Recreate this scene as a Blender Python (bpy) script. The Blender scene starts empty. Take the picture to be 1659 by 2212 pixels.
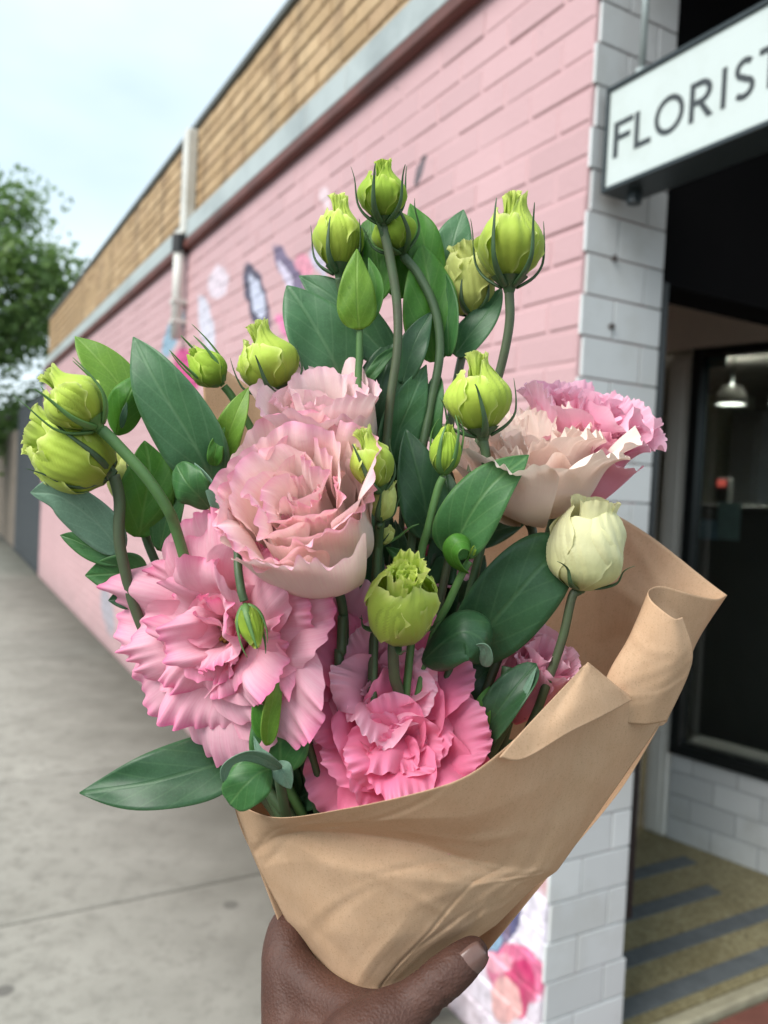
import bpy, math, random
import numpy as np
from mathutils import Vector, Matrix

# ------------------------------------------------------------------ camera
SC = bpy.context.scene
COL = SC.collection
F = 1726.0                      # focal length in pixels of a 1659 x 2212 picture
CX, CY = 829.5, 1106.0
CAM_H = 1.55
PITCH, ROLL = math.radians(-1.6), math.asin(0.05)
FWD = np.array([0, math.cos(PITCH), math.sin(PITCH)])
R0 = np.array([1.0, 0, 0]); U0 = np.cross(R0, FWD)
RGT = math.cos(ROLL) * R0 + math.sin(ROLL) * U0
UPV = math.cos(ROLL) * U0 - math.sin(ROLL) * R0
CAM = np.array([0, 0, CAM_H])
cam = bpy.data.cameras.new('camera')
cam_o = bpy.data.objects.new('camera', cam)
COL.objects.link(cam_o)
m = Matrix.Identity(4)
for i in range(3):
    m[i][0], m[i][1], m[i][2], m[i][3] = RGT[i], UPV[i], -FWD[i], CAM[i]
cam_o.matrix_world = m
cam.sensor_fit = 'VERTICAL'; cam.sensor_height = 36.0; cam.lens = 36.0 * F / 2212.0
cam.clip_start = 0.02; cam.clip_end = 900
cam.dof.use_dof = True; cam.dof.focus_distance = 0.392; cam.dof.aperture_fstop = 8.8
SC.camera = cam_o

# ------------------------------------------------------------------ sky, sun, exposure
SUN_EL, SUN_AZ = math.radians(45), math.radians(-130)     # azimuth measured from +Y towards +X
world = bpy.data.worlds.new('World'); SC.world = world; world.use_nodes = True
wt = world.node_tree; wt.nodes.clear()
def wn(t, **k):
    n = wt.nodes.new(t)
    for a, b in k.items(): setattr(n, a, b)
    return n
sky = wn('ShaderNodeTexSky', sky_type='NISHITA', sun_disc=False, sun_elevation=SUN_EL, sun_rotation=SUN_AZ)
tc = wn('ShaderNodeTexCoord')
mp = wn('ShaderNodeMapping'); mp.inputs['Scale'].default_value = (1.0, 1.0, 2.2)
nz = wn('ShaderNodeTexNoise'); nz.inputs['Scale'].default_value = 2.3; nz.inputs['Detail'].default_value = 4; nz.inputs['Roughness'].default_value = 0.45
ramp = wn('ShaderNodeValToRGB')
ramp.color_ramp.elements[0].position = 0.3; ramp.color_ramp.elements[0].color = (2.65, 3.35, 3.75, 1)
ramp.color_ramp.elements[1].position = 0.68; ramp.color_ramp.elements[1].color = (4.2, 4.75, 5.0, 1)
mix = wn('ShaderNodeMixRGB'); mix.inputs[0].default_value = 0.9
bg = wn('ShaderNodeBackground'); bg.inputs['Strength'].default_value = 0.10
out = wn('ShaderNodeOutputWorld')
L = wt.links.new
L(tc.outputs['Generated'], mp.inputs[0]); L(mp.outputs[0], nz.inputs['Vector']); L(nz.outputs['Fac'], ramp.inputs[0])
L(sky.outputs[0], mix.inputs[1]); L(ramp.outputs[0], mix.inputs[2]); L(mix.outputs[0], bg.inputs['Color']); L(bg.outputs[0], out.inputs[0])
sun = bpy.data.lights.new('sun', 'SUN'); sun.energy = 1.5; sun.angle = math.radians(40); sun.color = (1.0, 0.965, 0.92)
sun_o = bpy.data.objects.new('sun', sun); COL.objects.link(sun_o)
sd = Vector((math.cos(SUN_EL) * math.sin(SUN_AZ), math.cos(SUN_EL) * math.cos(SUN_AZ), math.sin(SUN_EL)))
sun_o.rotation_euler = sd.to_track_quat('Z', 'Y').to_euler(); sun_o.location = (-2, -2, 6)
vs = SC.view_settings
vs.view_transform = 'Standard'; vs.look = 'None'; vs.exposure = 1.48; vs.gamma = 1.0; vs.use_curve_mapping = False
SC.render.engine = 'CYCLES'
cy = SC.cycles
cy.use_denoising = True
cy.max_bounces = 8; cy.diffuse_bounces = 4; cy.glossy_bounces = 3; cy.transmission_bounces = 6; cy.transparent_max_bounces = 10
cy.caustics_reflective = False; cy.caustics_refractive = False

# ------------------------------------------------------------------ helpers
def P(px, py, d):
    """point that projects to pixel (px,py) of a 1659x2212 picture at axial depth d"""
    return CAM + d * (FWD + RGT * (px - CX) / F - UPV * (py - CY) / F)
def ray(px, py): return FWD + RGT * (px - CX) / F - UPV * (py - CY) / F
def hit(px, py, p0, n):
    r = ray(px, py); n = np.asarray(n, float)
    return CAM + r * (np.dot(np.asarray(p0) - CAM, n) / np.dot(r, n))
def proj(p):
    q = np.asarray(p, float) - CAM; z = q @ FWD
    return CX + F * (q @ RGT) / z, CY - F * (q @ UPV) / z, z
def cv(r, u, t):
    v = r * RGT + u * UPV - t * FWD
    return v / np.linalg.norm(v)
def unit(v): return v / (np.linalg.norm(v) + 1e-12)

ORG = {}
def empty(name, loc, label=None, cat=None, group=None, rz=0.0, parent=None):
    o = bpy.data.objects.new(name, None); COL.objects.link(o)
    o.location = loc; o.rotation_euler = (0, 0, rz); o.empty_display_size = 0.02
    ORG[o.name] = np.array(loc, float)
    if label: o['label'] = label
    if cat: o['category'] = cat
    if group: o['group'] = group
    if parent is not None: o.parent = parent
    return o
def tag(o, label=None, cat=None, group=None, kind=None):
    for k, v in (('label', label), ('category', cat), ('group', group), ('kind', kind)):
        if v: o[k] = v
    return o
def mesh(name, V, Fc, mat=None, smooth=False, uv=None, pg=None):
    me = bpy.data.meshes.new(name)
    me.from_pydata([tuple(map(float, v)) for v in V], [], [tuple(int(i) for i in f) for f in Fc])
    if smooth: me.shade_smooth()
    if pg is not None:
        a = me.color_attributes.new('pg', 'FLOAT_COLOR', 'POINT')
        arr = np.ones((len(V), 4), np.float32); arr[:, :pg.shape[1]] = pg
        a.data.foreach_set('color', arr.ravel())
    if mat: me.materials.append(mat)
    me.update()
    return me
def obj(name, V, Fc, mat, parent=None, smooth=False, pg=None, thick=0.0, world=True, loc=None, sub=0):
    """one mesh object; with world=True the coordinates are world ones and made relative to the parent's origin"""
    V = np.asarray(V, float)
    org = np.zeros(3)
    if parent is not None and world: org = ORG[parent.name]
    if parent is None and loc is not None: org = np.asarray(loc, float)
    o = bpy.data.objects.new(name, mesh(name, V - org, Fc, mat, smooth, None, pg)); COL.objects.link(o)
    if parent is not None: o.parent = parent
    elif loc is not None: o.location = loc
    ORG[o.name] = org
    if thick:
        md = o.modifiers.new('thickness', 'SOLIDIFY'); md.thickness = thick; md.offset = 0
    if sub:
        md = o.modifiers.new('smooth', 'SUBSURF'); md.levels = sub; md.render_levels = sub
    return o
class MB:
    def __init__(s): s.V = []; s.F = []
    def add(s, V, Fc):
        b = len(s.V); s.V += [tuple(v) for v in V]; s.F += [tuple(i + b for i in f) for f in Fc]; return s
    def box(s, x0, x1, y0, y1, z0, z1, bev=0.0):
        if bev <= 0:
            V = [(x, y, z) for x in (x0, x1) for y in (y0, y1) for z in (z0, z1)]
            return s.add(V, [(0,1,3,2),(4,6,7,5),(0,4,5,1),(2,3,7,6),(0,2,6,4),(1,5,7,3)])
        c = np.array([(x0+x1)/2, (y0+y1)/2, (z0+z1)/2]); h = np.array([(x1-x0)/2, (y1-y0)/2, (z1-z0)/2])
        V = []; idx = {}
        for sx in (-1, 1):
            for sy in (-1, 1):
                for sz in (-1, 1):
                    for ax in range(3):
                        q = h - bev; q[ax] = h[ax]
                        idx[(sx, sy, sz, ax)] = len(V); V.append(c + q * np.array([sx, sy, sz]))
        Fc = []
        for ax in range(3):
            a, b = [i for i in range(3) if i != ax]
            for sg in (-1, 1):
                f = []
                for (p, q) in ((-1,-1),(1,-1),(1,1),(-1,1)):
                    t = [0,0,0]; t[ax] = sg; t[a] = p; t[b] = q; f.append(idx[(*t, ax)])
                flip = (sg < 0) ^ (ax == 1)
                Fc.append(tuple(f[::-1] if flip else f))
        for ax in range(3):
            a, b = [i for i in range(3) if i != ax]
            for p in (-1, 1):
                for q in (-1, 1):
                    t0 = [0,0,0]; t0[a] = p; t0[b] = q; t1 = t0[:]; t0[ax] = -1; t1[ax] = 1
                    Fc.append((idx[(*t0, a)], idx[(*t1, a)], idx[(*t1, b)], idx[(*t0, b)]))
        for sx in (-1, 1):
            for sy in (-1, 1):
                for sz in (-1, 1):
                    Fc.append(tuple(idx[(sx, sy, sz, k)] for k in range(3)))
        return s.add(V, Fc)
    def build(s, name, mat, parent=None, world=False, smooth=False, loc=None, fix=True):
        o = obj(name, s.V, s.F, mat, parent, smooth, world=world, loc=loc)
        if fix:
            import bmesh
            bm = bmesh.new(); bm.from_mesh(o.data); bmesh.ops.recalc_face_normals(bm, faces=bm.faces); bm.to_mesh(o.data); bm.free()
        return o
def crom(pts, n):
    """Catmull-Rom through pts (k,dim), n samples, roughly even in the parameter"""
    p = np.asarray(pts, float)
    if len(p) == 2:
        return p[0] + (p[1] - p[0]) * np.linspace(0, 1, n)[:, None]
    q = np.vstack([2 * p[0] - p[1], p, 2 * p[-1] - p[-2]])
    k = len(p) - 1
    t = np.linspace(0, k, n); i = np.minimum(t.astype(int), k - 1); f = (t - i)[:, None]
    a, b, c, d = q[i], q[i+1], q[i+2], q[i+3]
    return 0.5 * (2*b + (c-a)*f + (2*a - 5*b + 4*c - d)*f**2 + (-a + 3*b - 3*c + d)*f**3)
def tube_vf(path, rad, ns=8, cap=True, flat=1.0, ref=None):
    path = np.asarray(path, float); n = len(path); rad = np.broadcast_to(np.asarray(rad, float), (n,))
    T = np.gradient(path, axis=0); T /= (np.linalg.norm(T, axis=1)[:, None] + 1e-12)
    N = np.zeros_like(T); a = np.array([0.31, 0.2, 0.93]) if ref is None else np.asarray(ref, float)
    x = a - T[0] * (a @ T[0])
    if np.linalg.norm(x) < 1e-3: x = np.array([1., 0, 0]) - T[0] * T[0][0]
    N[0] = unit(x)
    for i in range(1, n):
        x = N[i-1] - T[i] * (N[i-1] @ T[i]); N[i] = unit(x)
    B = np.cross(T, N)
    an = np.linspace(0, 2*np.pi, ns, endpoint=False)
    V = (path[:, None, :] + rad[:, None, None] * (np.cos(an)[None, :, None] * N[:, None, :] + flat * np.sin(an)[None, :, None] * B[:, None, :])).reshape(-1, 3)
    Fc = [(i*ns + j, i*ns + (j+1) % ns, (i+1)*ns + (j+1) % ns, (i+1)*ns + j) for i in range(n-1) for j in range(ns)]
    if cap: Fc += [tuple(range(ns))[::-1], tuple((n-1)*ns + j for j in range(ns))]
    return V, Fc

# ------------------------------------------------------------------ materials
MATS = {}
class NT:
    def __init__(s, name):
        s.m = bpy.data.materials.new(name); s.m.use_nodes = True; s.t = s.m.node_tree; s.t.nodes.clear()
        s.out = s.t.nodes.new('ShaderNodeOutputMaterial')
    def n(s, t, ins=None, **k):
        nd = s.t.nodes.new(t)
        for a, b in k.items(): setattr(nd, a, b)
        for a, b in (ins or {}).items():
            if isinstance(b, bpy.types.NodeSocket): s.t.links.new(b, nd.inputs[a])
            else: nd.inputs[a].default_value = b
        return nd
    def math(s, op, a, b=0.0, clamp=False):
        nd = s.t.nodes.new('ShaderNodeMath'); nd.operation = op; nd.use_clamp = clamp
        for i, x in enumerate((a, b)):
            if isinstance(x, bpy.types.NodeSocket): s.t.links.new(x, nd.inputs[i])
            else: nd.inputs[i].default_value = x
        return nd.outputs[0]
    def mix(s, f, a, b, mode='MIX'):
        nd = s.t.nodes.new('ShaderNodeMixRGB'); nd.blend_type = mode
        for i, x in enumerate((f, a, b)):
            if isinstance(x, bpy.types.NodeSocket): s.t.links.new(x, nd.inputs[i])
            elif i == 0: nd.inputs[0].default_value = x
            else: nd.inputs[i].default_value = (*x[:3], 1)
        return nd.outputs[0]
    def ramp(s, f, stops):
        nd = s.t.nodes.new('ShaderNodeValToRGB'); s.t.links.new(f, nd.inputs[0])
        e = nd.color_ramp.elements
        while len(e) < len(stops): e.new(0.5)
        for q, (p, c) in zip(e, stops):
            q.position = p; q.color = (c, c, c, 1) if not hasattr(c, '__len__') else (*c[:3], 1)
        return nd.outputs[0]
    def noise(s, vec=None, scale=5.0, detail=3.0, rough=0.5):
        ins = {'Scale': scale, 'Detail': detail, 'Roughness': rough}
        if vec is not None: ins['Vector'] = vec
        return s.n('ShaderNodeTexNoise', ins).outputs['Fac']
    def bump(s, h, strength=0.2, dist=0.01):
        return s.n('ShaderNodeBump', {'Height': h, 'Strength': strength, 'Distance': dist}).outputs[0]
    def done(s, sh):
        s.t.links.new(sh, s.out.inputs[0]); MATS[s.m.name] = s.m; return s.m
def simple(name, col, rough=0.6, var=0.12, scale=8.0, bump=0.15, bdist=0.003, metal=0.0, spec=0.5, rnd=0.0, tint=None, dirt=None, dscale=1.5):
    k = NT(name); pos = k.n('ShaderNodeNewGeometry').outputs['Position']
    nf = k.noise(pos, scale, 5, 0.6)
    c2 = tint if tint else tuple(c * (1 - 2.0 * var) for c in col)
    c = k.mix(k.ramp(nf, [(0.35, 0.0), (0.72, 1.0)]), col, c2)
    if rnd:
        r = k.n('ShaderNodeObjectInfo').outputs['Random']
        c = k.mix(1.0, c, k.ramp(r, [(0, 1 - rnd), (1, 1.0)]), 'MULTIPLY')
    if dirt:
        dn = k.noise(pos, dscale, 6, 0.65)
        c = k.mix(k.ramp(dn, [(0.5, 0.0), (0.75, 0.8)]), c, dirt)
    b = k.n('ShaderNodeBsdfPrincipled', {'Base Color': c, 'Roughness': rough, 'Metallic': metal, 'Specular IOR Level': spec})
    if bump:
        fine = k.noise(pos, scale * 12, 4, 0.6)
        k.t.links.new(k.bump(fine, bump, bdist), b.inputs['Normal'])
    return k.done(b.outputs[0])
# ------------------------------------------------------------------ place: axes of the corner building
HZ = math.atan2(-143 - 830, F)                    # bearing of the side wall's vanishing point
DW = np.array([math.sin(HZ), math.cos(HZ), 0.0])  # along the pink wall, away from the corner
DF = np.array([DW[1], -DW[0], 0.0])               # along the shop front, to the right
# corner on the ground
CORNER = hit(1157, 2366, (0, 0, 0), (0, 0, 1)); CORNER[2] = 0.0
RZW = math.atan2(DW[1], DW[0]); RZF = math.atan2(DF[1], DF[0])
def wall_sz(px, py, off=0.0):
    p = hit(px, py, CORNER - DF * off, -DF) - CORNER
    return p @ DW, p[2]
def fac_tz(px, py, deep=0.0):
    p = hit(px, py, CORNER + DW * deep, DW) - CORNER
    return p @ DF, p[2]
def gnd_td(px, py, z=0.0):
    p = hit(px, py, (0, 0, z), (0, 0, 1)) - CORNER
    return p @ DF, p @ DW

WALL_L = wall_sz(82, 1248)[0]
Z_RED = 0.5 * (wall_sz(700, 291)[1] + wall_sz(420, 530)[1])
Z_CAP = wall_sz(480, 180)[1]
Z_CAP2 = wall_sz(300, 428)[1]
S_PIPE = wall_sz(412, 400)[0]
PIL_T = fac_tz(1425, 700)[0]
print('corner', CORNER, 'wall', WALL_L, 'z', Z_RED, Z_CAP, Z_CAP2, 'pipe', S_PIPE, 'pillar', PIL_T)
print('depth corner', proj(CORNER)[2])

# ---- materials of the place
M_ASPH = simple('asphalt', (0.06, 0.06, 0.06), 0.9, 0.2, 30, 0.5, 0.01)
def concrete():
    k = NT('concrete'); pos = k.n('ShaderNodeNewGeometry').outputs['Position']
    a = k.noise(pos, 1.3, 6, 0.65); b = k.noise(pos, 14, 6, 0.7); c = k.noise(pos, 240, 2, 0.5)
    col = k.mix(k.ramp(a, [(0.3, 0), (0.7, 1)]), (0.38, 0.375, 0.325), (0.30, 0.295, 0.25))
    col = k.mix(k.ramp(b, [(0.46, 0), (0.70, 0.75)]), col, (0.16, 0.155, 0.13))
    vc = k.n('ShaderNodeTexVoronoi', {'Vector': pos, 'Scale': 3.2}); gum = k.math('ADD', vc.outputs['Distance'], k.math('MULTIPLY', b, 0.05))
    col = k.mix(k.ramp(gum, [(0.10, 0.75), (0.13, 0.0)]), col, (0.07, 0.068, 0.06))
    col = k.mix(k.ramp(c, [(0.4, 0), (0.68, 0.4)]), col, (0.17, 0.165, 0.145))
    # damp mossy staining along the foot of the wall, with its own uneven edge
    oc = k.n('ShaderNodeTexCoord', object=WALLREF).outputs['Object']
    sx = k.n('ShaderNodeSeparateXYZ', {0: oc})
    d = k.math('ADD', sx.outputs['Y'], k.math('MULTIPLY', k.math('SUBTRACT', k.noise(pos, 3.5, 5, 0.7), 0.5), 0.9))
    col = k.mix(k.ramp(d, [(0.05, 0.9), (0.95, 0.0)]), col, (0.085, 0.083, 0.064))
    r = k.n('ShaderNodeObjectInfo').outputs['Random']
    col = k.mix(1.0, col, k.ramp(r, [(0, 0.86), (1, 1.0)]), 'MULTIPLY')
    bs = k.n('ShaderNodeBsdfPrincipled', {'Base Color': col, 'Roughness': 0.85})
    k.t.links.new(k.bump(c, 0.4, 0.002), bs.inputs['Normal'])
    return k.done(bs.outputs[0])

BLD = empty('corner_shop', CORNER, 'single storey corner shop with pink painted side wall and white tiled entrance pillar', 'building')
WALLREF = empty('pink_side_wall', (0, 0, 0), rz=RZW, parent=BLD)
M_CONC = concrete()
M_KERB = simple('kerb_concrete', (0.36, 0.35, 0.32), 0.85, 0.15, 10, 0.4, 0.004)

# ---- ground, footpath, kerb
g = MB().box(-300, 300, -300, 300, -0.5, -0.125).build('road', M_ASPH); tag(g, kind='structure')
def frame_empty(name, rz, **k):
    e = empty(name, CORNER, rz=rz); 
    for a, b in k.items(): e[a] = b
    return e
PAVE = frame_empty('footpath', RZW, kind='structure')      # local x along the wall, y away from the wall
JOINTS = [gnd_td(0, 2000)[1], gnd_td(0, 1690)[1]]
PITCHJ = JOINTS[1] - JOINTS[0]
print('slab joints', JOINTS, PITCHJ)
slab_me = None
x0 = JOINTS[0] - 4 * PITCHJ
base = MB().box(-7, 40, 0.0, 2.62, -0.12, -0.014).build('bedding', simple('joint_dirt', (0.10, 0.095, 0.08), 0.95, 0.2, 20, 0.3), PAVE)
for i in range(22):
    xa = x0 + i * PITCHJ
    if slab_me is None:
        o = MB().box(0.006, PITCHJ - 0.006, 0.004, 2.6, -0.1, 0.0, 0.006).build('slab', M_CONC, PAVE); slab_me = o.data
    else:
        o = bpy.data.objects.new('slab', slab_me); COL.objects.link(o); o.parent = PAVE
    o.location = (xa, 0, 0)
    if xa < 0.2:      # in front of the shop the footpath widens to the facade
        pass
k = MB().box(-7, 40, 2.622, 2.78, -0.125, 0.002, 0.02).build('kerb', M_KERB, PAVE)

# ---- pink wall
def mural_material():
    k = NT('pink_paint'); oc = k.n('ShaderNodeTexCoord', object=WALLREF).outputs['Object']
    pos = k.n('ShaderNodeNewGeometry').outputs['Position']
    big = k.noise(pos, 1.1, 4, 0.6); fine = k.noise(pos, 60, 4, 0.65); mid = k.noise(pos, 9, 5, 0.6)
    col = k.mix(k.ramp(big, [(0.3, 0), (0.7, 1)]), (0.60, 0.375, 0.385), (0.545, 0.335, 0.345))
    r = k.n('ShaderNodeObjectInfo').outputs['Random']
    col = k.mix(1.0, col, k.ramp(r, [(0, 0.90), (1, 1.0)]), 'MULTIPLY')
    warp = k.n('ShaderNodeTexNoise', {'Vector': oc, 'Scale': 7.0, 'Detail': 3.0}).outputs['Color']
    wv = k.n('ShaderNodeVectorMath', {0: warp, 1: (0.5, 0.5, 0.5)}, operation='SUBTRACT').outputs[0]
    wsc = k.n('ShaderNodeVectorMath', {0: wv, 'Scale': 0.10}, operation='SCALE').outputs[0]
    pw = k.n('ShaderNodeVectorMath', {0: oc, 1: wsc}, operation='ADD').outputs[0]
    # painted flowers and leaves of the mural: (centre px, half axis px, half axis px, colour)
    blobs = [
     ((1085, 2120), (1225, 2120), (1085, 1915), (0.72, 0.66, 0.74)),
     ((1000, 2060), (1075, 2060), (1000, 1960), (0.70, 0.64, 0.72)),
     ((1110, 2105), (1168, 2105), (1105, 2040), (0.66, 0.15, 0.28)),
     ((1120, 2135), (1150, 2150), (1110, 2190), (0.50, 0.03, 0.13)),
     ((1095, 2160), (1120, 2180), (1085, 2200), (0.78, 0.42, 0.40)),
     ((1075, 2085), (1100, 2075), (1065, 2060), (0.80, 0.35, 0.45)),
     ((1085, 2010), (1050, 2060), (1070, 2000), (0.08, 0.08, 0.17)),
     ((1062, 2030), (1052, 2052), (1046, 2022), (0.22, 0.33, 0.45)),
     ((552, 640), (570, 642), (540, 585), (0.07, 0.06, 0.10)),
     ((556, 645), (570, 647), (546, 598), (0.52, 0.54, 0.66)),
     ((622, 585), (640, 590), (606, 545), (0.16, 0.12, 0.20)),
     ((615, 592), (626, 596), (603, 560), (0.56, 0.50, 0.62)),
     ((655, 575), (672, 575), (648, 548), (0.62, 0.25, 0.33)),
     ((686, 570), (700, 572), (676, 535), (0.50, 0.46, 0.56)),
     ((470, 610), (492, 600), (465, 580), (0.66, 0.56, 0.62)),
     ((445, 700), (460, 700), (436, 640), (0.60, 0.58, 0.66)),
     ((372, 722), (388, 720), (356, 770), (0.25, 0.38, 0.48)),
     ((402, 800), (430, 800), (396, 755), (0.55, 0.06, 0.22)),
     ((618, 705), (640, 705), (606, 680), (0.72, 0.22, 0.40)),
     ((905, 366), (911, 366), (899, 390), (0.13, 0.10, 0.11)),
     ((232, 1320), (246, 1330), (226, 1270), (0.36, 0.34, 0.38)),
     ((700, 430), (712, 430), (697, 412), (0.70, 0.55, 0.58)),
    ]
    for c, a, b, colr in blobs:
        c2 = np.array(wall_sz(*c)); g_ = 1.5 if c[1] < 900 and max(colr) < 0.25 else 1.15
        A = (np.array(wall_sz(*a)) - c2) * g_; B = (np.array(wall_sz(*b)) - c2) * g_
        inv = np.linalg.inv(np.column_stack([A, B]))
        d = k.n('ShaderNodeVectorMath', {0: pw, 1: (c2[0], 0, c2[1])}, operation='SUBTRACT').outputs[0]
        u = k.n('ShaderNodeVectorMath', {0: d, 1: (inv[0,0], 0, inv[0,1])}, operation='DOT_PRODUCT').outputs['Value']
        v = k.n('ShaderNodeVectorMath', {0: d, 1: (inv[1,0], 0, inv[1,1])}, operation='DOT_PRODUCT').outputs['Value']
        rr = k.math('ADD', k.math('MULTIPLY', u, u), k.math('MULTIPLY', v, v))
        rr = k.math('ADD', rr, k.math('MULTIPLY', k.math('SUBTRACT', mid, 0.5), 0.9))
        msk = k.ramp(rr, [(0.75, 1.0), (0.98, 0.0)])
        cc = k.mix(k.ramp(k.noise(oc, 26, 3, 0.6), [(0.35, 0), (0.65, 1)]), tuple(min(1, x * 1.2) for x in colr), tuple(x * 0.72 for x in colr))
        col = k.mix(msk, col, cc)
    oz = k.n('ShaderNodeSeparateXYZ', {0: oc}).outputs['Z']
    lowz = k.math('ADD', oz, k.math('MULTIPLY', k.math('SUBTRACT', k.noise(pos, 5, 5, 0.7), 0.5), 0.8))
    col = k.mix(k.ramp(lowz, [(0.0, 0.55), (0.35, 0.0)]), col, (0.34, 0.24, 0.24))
    drip = k.n('ShaderNodeVectorMath', {0: oc, 1: (7.0, 1, 0.5)}, operation='MULTIPLY').outputs[0]
    col = k.mix(k.ramp(k.noise(drip, 1.5, 5, 0.65), [(0.56, 0), (0.78, 0.35)]), col, (0.47, 0.29, 0.29))
    # grime in a few chipped spots
    chip = k.noise(pos, 17, 5, 0.7)
    col = k.mix(k.ramp(chip, [(0.66, 0.0), (0.73, 0.7)]), col, (0.24, 0.15, 0.15))
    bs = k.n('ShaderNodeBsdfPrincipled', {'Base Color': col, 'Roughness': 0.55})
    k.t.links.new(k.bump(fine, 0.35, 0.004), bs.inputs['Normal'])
    return k.done(bs.outputs[0])
M_PINK = mural_material()
def tan_material():
    k = NT('tan_brick'); pos = k.n('ShaderNodeNewGeometry').outputs['Position']
    r = k.n('ShaderNodeObjectInfo').outputs['Random']
    col = k.ramp(r, [(0.0, (0.37, 0.245, 0.125)), (0.35, (0.50, 0.345, 0.185)), (0.7, (0.58, 0.41, 0.23)), (1.0, (0.45, 0.30, 0.165))])
    vor = k.n('ShaderNodeTexNoise', {'Vector': pos, 'Scale': 6.0, 'Detail': 2.0}).outputs['Fac']
    col = k.mix(k.ramp(vor, [(0.35, 0), (0.7, 0.4)]), col, (0.33, 0.20, 0.09))
    st = k.n('ShaderNodeVectorMath', {0: k.n('ShaderNodeTexCoord', object=WALLREF).outputs['Object'], 1: (2.2, 1, 0.35)}, operation='MULTIPLY').outputs[0]
    col = k.mix(k.ramp(k.noise(st, 1.6, 5, 0.6), [(0.5, 0), (0.7, 0.65)]), col, (0.13, 0.09, 0.055))
    fine = k.noise(pos, 70, 4, 0.7)
    col = k.mix(k.ramp(fine, [(0.45, 0), (0.8, 0.5)]), col, (0.16, 0.10, 0.06))
    bs = k.n('ShaderNodeBsdfPrincipled', {'Base Color': col, 'Roughness': 0.8})
    k.t.links.new(k.bump(fine, 0.4, 0.004), bs.inputs['Normal'])
    return k.done(bs.outputs[0])
M_TAN = tan_material()
M_MORT = simple('tan_mortar', (0.20, 0.15, 0.095), 0.9, 0.2, 20, 0.3)

BP_L, BP_H, JT = 0.242, 0.0862, 0.010
def in_frame(p, m=40):
    x, y, z = proj(p)
    return z > 0.1 and -m < x < 1659 + m and -m < y < 2212 + m, z, x, y
def behind_bouquet(x, y):
    if 760 < y < 1740 and 470 < x < 1200: return True
    if 1740 <= y < 2050 and 620 < x < 1120: return True
    if 560 < y <= 760 and 700 < x < 1000: return True
    return False
def brick_field(parent, mat, z0, rows, s_end, wall_off, depth, name, seed, s0=0.0, maxn=300):
    rg = random.Random(seed)
    cells = []
    for j in range(rows):
        z = z0 + j * BP_H
        s = s0 - (BP_L / 2 if j % 2 else 0)
        while s < s_end:
            a, b = max(s, s0) + JT / 2, min(s + BP_L, s_end) - JT / 2
            if b - a > 0.03: cells.append((a, b, z + JT / 2, z + BP_H - JT / 2))
            s += BP_L
    sc = []
    for c in cells:
        p = CORNER + DW * (c[0] + c[1]) / 2 + np.array([0, 0, (c[2] + c[3]) / 2]) - DF * wall_off
        ok, z, x, y = in_frame(p)
        sc.append(((0 if ok and not behind_bouquet(x, y) else 1), z, c))
    sc.sort(key=lambda q: (q[0], q[1]))
    shared = {}
    for q in [q for q in sc if q[0] == 0][:maxn]:
        a, b, za, zb = q[2]
        key = round(b - a, 3)
        if key not in shared:
            w, h = (b - a) / 2, (zb - za) / 2
            o = MB().box(-w, w, -depth, depth, -h, h, 0.0045).build(name, mat, parent); shared[key] = o.data
        else:
            o = bpy.data.objects.new(name, shared[key]); COL.objects.link(o); o.parent = parent
        o.location = ((a + b) / 2, wall_off + rg.uniform(-0.0022, 0.0022), (za + zb) / 2)
        o.rotation_euler = (rg.uniform(-.012, .012), rg.uniform(-.004, .004), rg.uniform(-.008, .008))
    rest = [q[2] for q in sc if q[0] == 1] + [q[2] for q in [q for q in sc if q[0] == 0][maxn:]]
    mb = MB()
    for a, b, za, zb in rest:
        dy = rg.uniform(-0.002, 0.002)
        mb.box(a, b, wall_off - depth + dy, wall_off + depth + dy, za, zb, 0.0045)
    o = mb.build('brickwork', mat, parent); o['kind'] = 'stuff'
    print(name, len(cells), 'single', min(maxn, len([q for q in sc if q[0] == 0])))
Z_FASC = Z_RED + 0.058
PROWS = int(round(Z_RED / BP_H))
o = MB().box(0.004, WALL_L, -0.24, -0.0036, -0.1, Z_FASC + 0.08).build('mortar', M_PINK, WALLREF)
brick_field(WALLREF, M_PINK, 0.0, PROWS, WALL_L, -0.012, 0.012, 'brick', 3)
PARA = empty('tan_parapet', (0, 0, 0), rz=RZW, parent=BLD)
Z_T0 = Z_FASC + 0.132
TROWS = int((Z_CAP - Z_T0) / BP_H)
mo = MB(); mo.box(0.0, S_PIPE - 0.02, -0.26, -0.036, Z_T0 - 0.1, Z_T0 + TROWS * BP_H)
mo.build('mortar', M_MORT, PARA)
brick_field(PARA, M_TAN, Z_T0, TROWS, S_PIPE - 0.02, -0.042, 0.014, 'brick', 5, maxn=170)
TR2 = max(3, int((Z_CAP2 - Z_T0) / BP_H))
mo = MB(); mo.box(S_PIPE + 0.02, WALL_L + 0.02, -0.26, -0.036, Z_T0 - 0.1, Z_T0 + TR2 * BP_H)
mo.build('mortar', M_MORT, PARA)
brick_field(PARA, M_TAN, Z_T0, TR2, WALL_L + 0.02, -0.042, 0.014, 'brick', 6, s0=S_PIPE + 0.03, maxn=130)
M_CAP = simple('cap_metal', (0.12, 0.13, 0.12), 0.5, 0.1, 5, 0.1)
MB().box(-0.03, S_PIPE - 0.01, -0.3, -0.005, Z_T0 + TROWS * BP_H + 0.002, Z_T0 + TROWS * BP_H + 0.045, 0.006).build('capping', M_CAP, PARA)
MB().box(S_PIPE + 0.02, WALL_L + 0.05, -0.3, -0.005, Z_T0 + TR2 * BP_H + 0.002, Z_T0 + TR2 * BP_H + 0.045, 0.006).build('capping', M_CAP, PARA)
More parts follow.
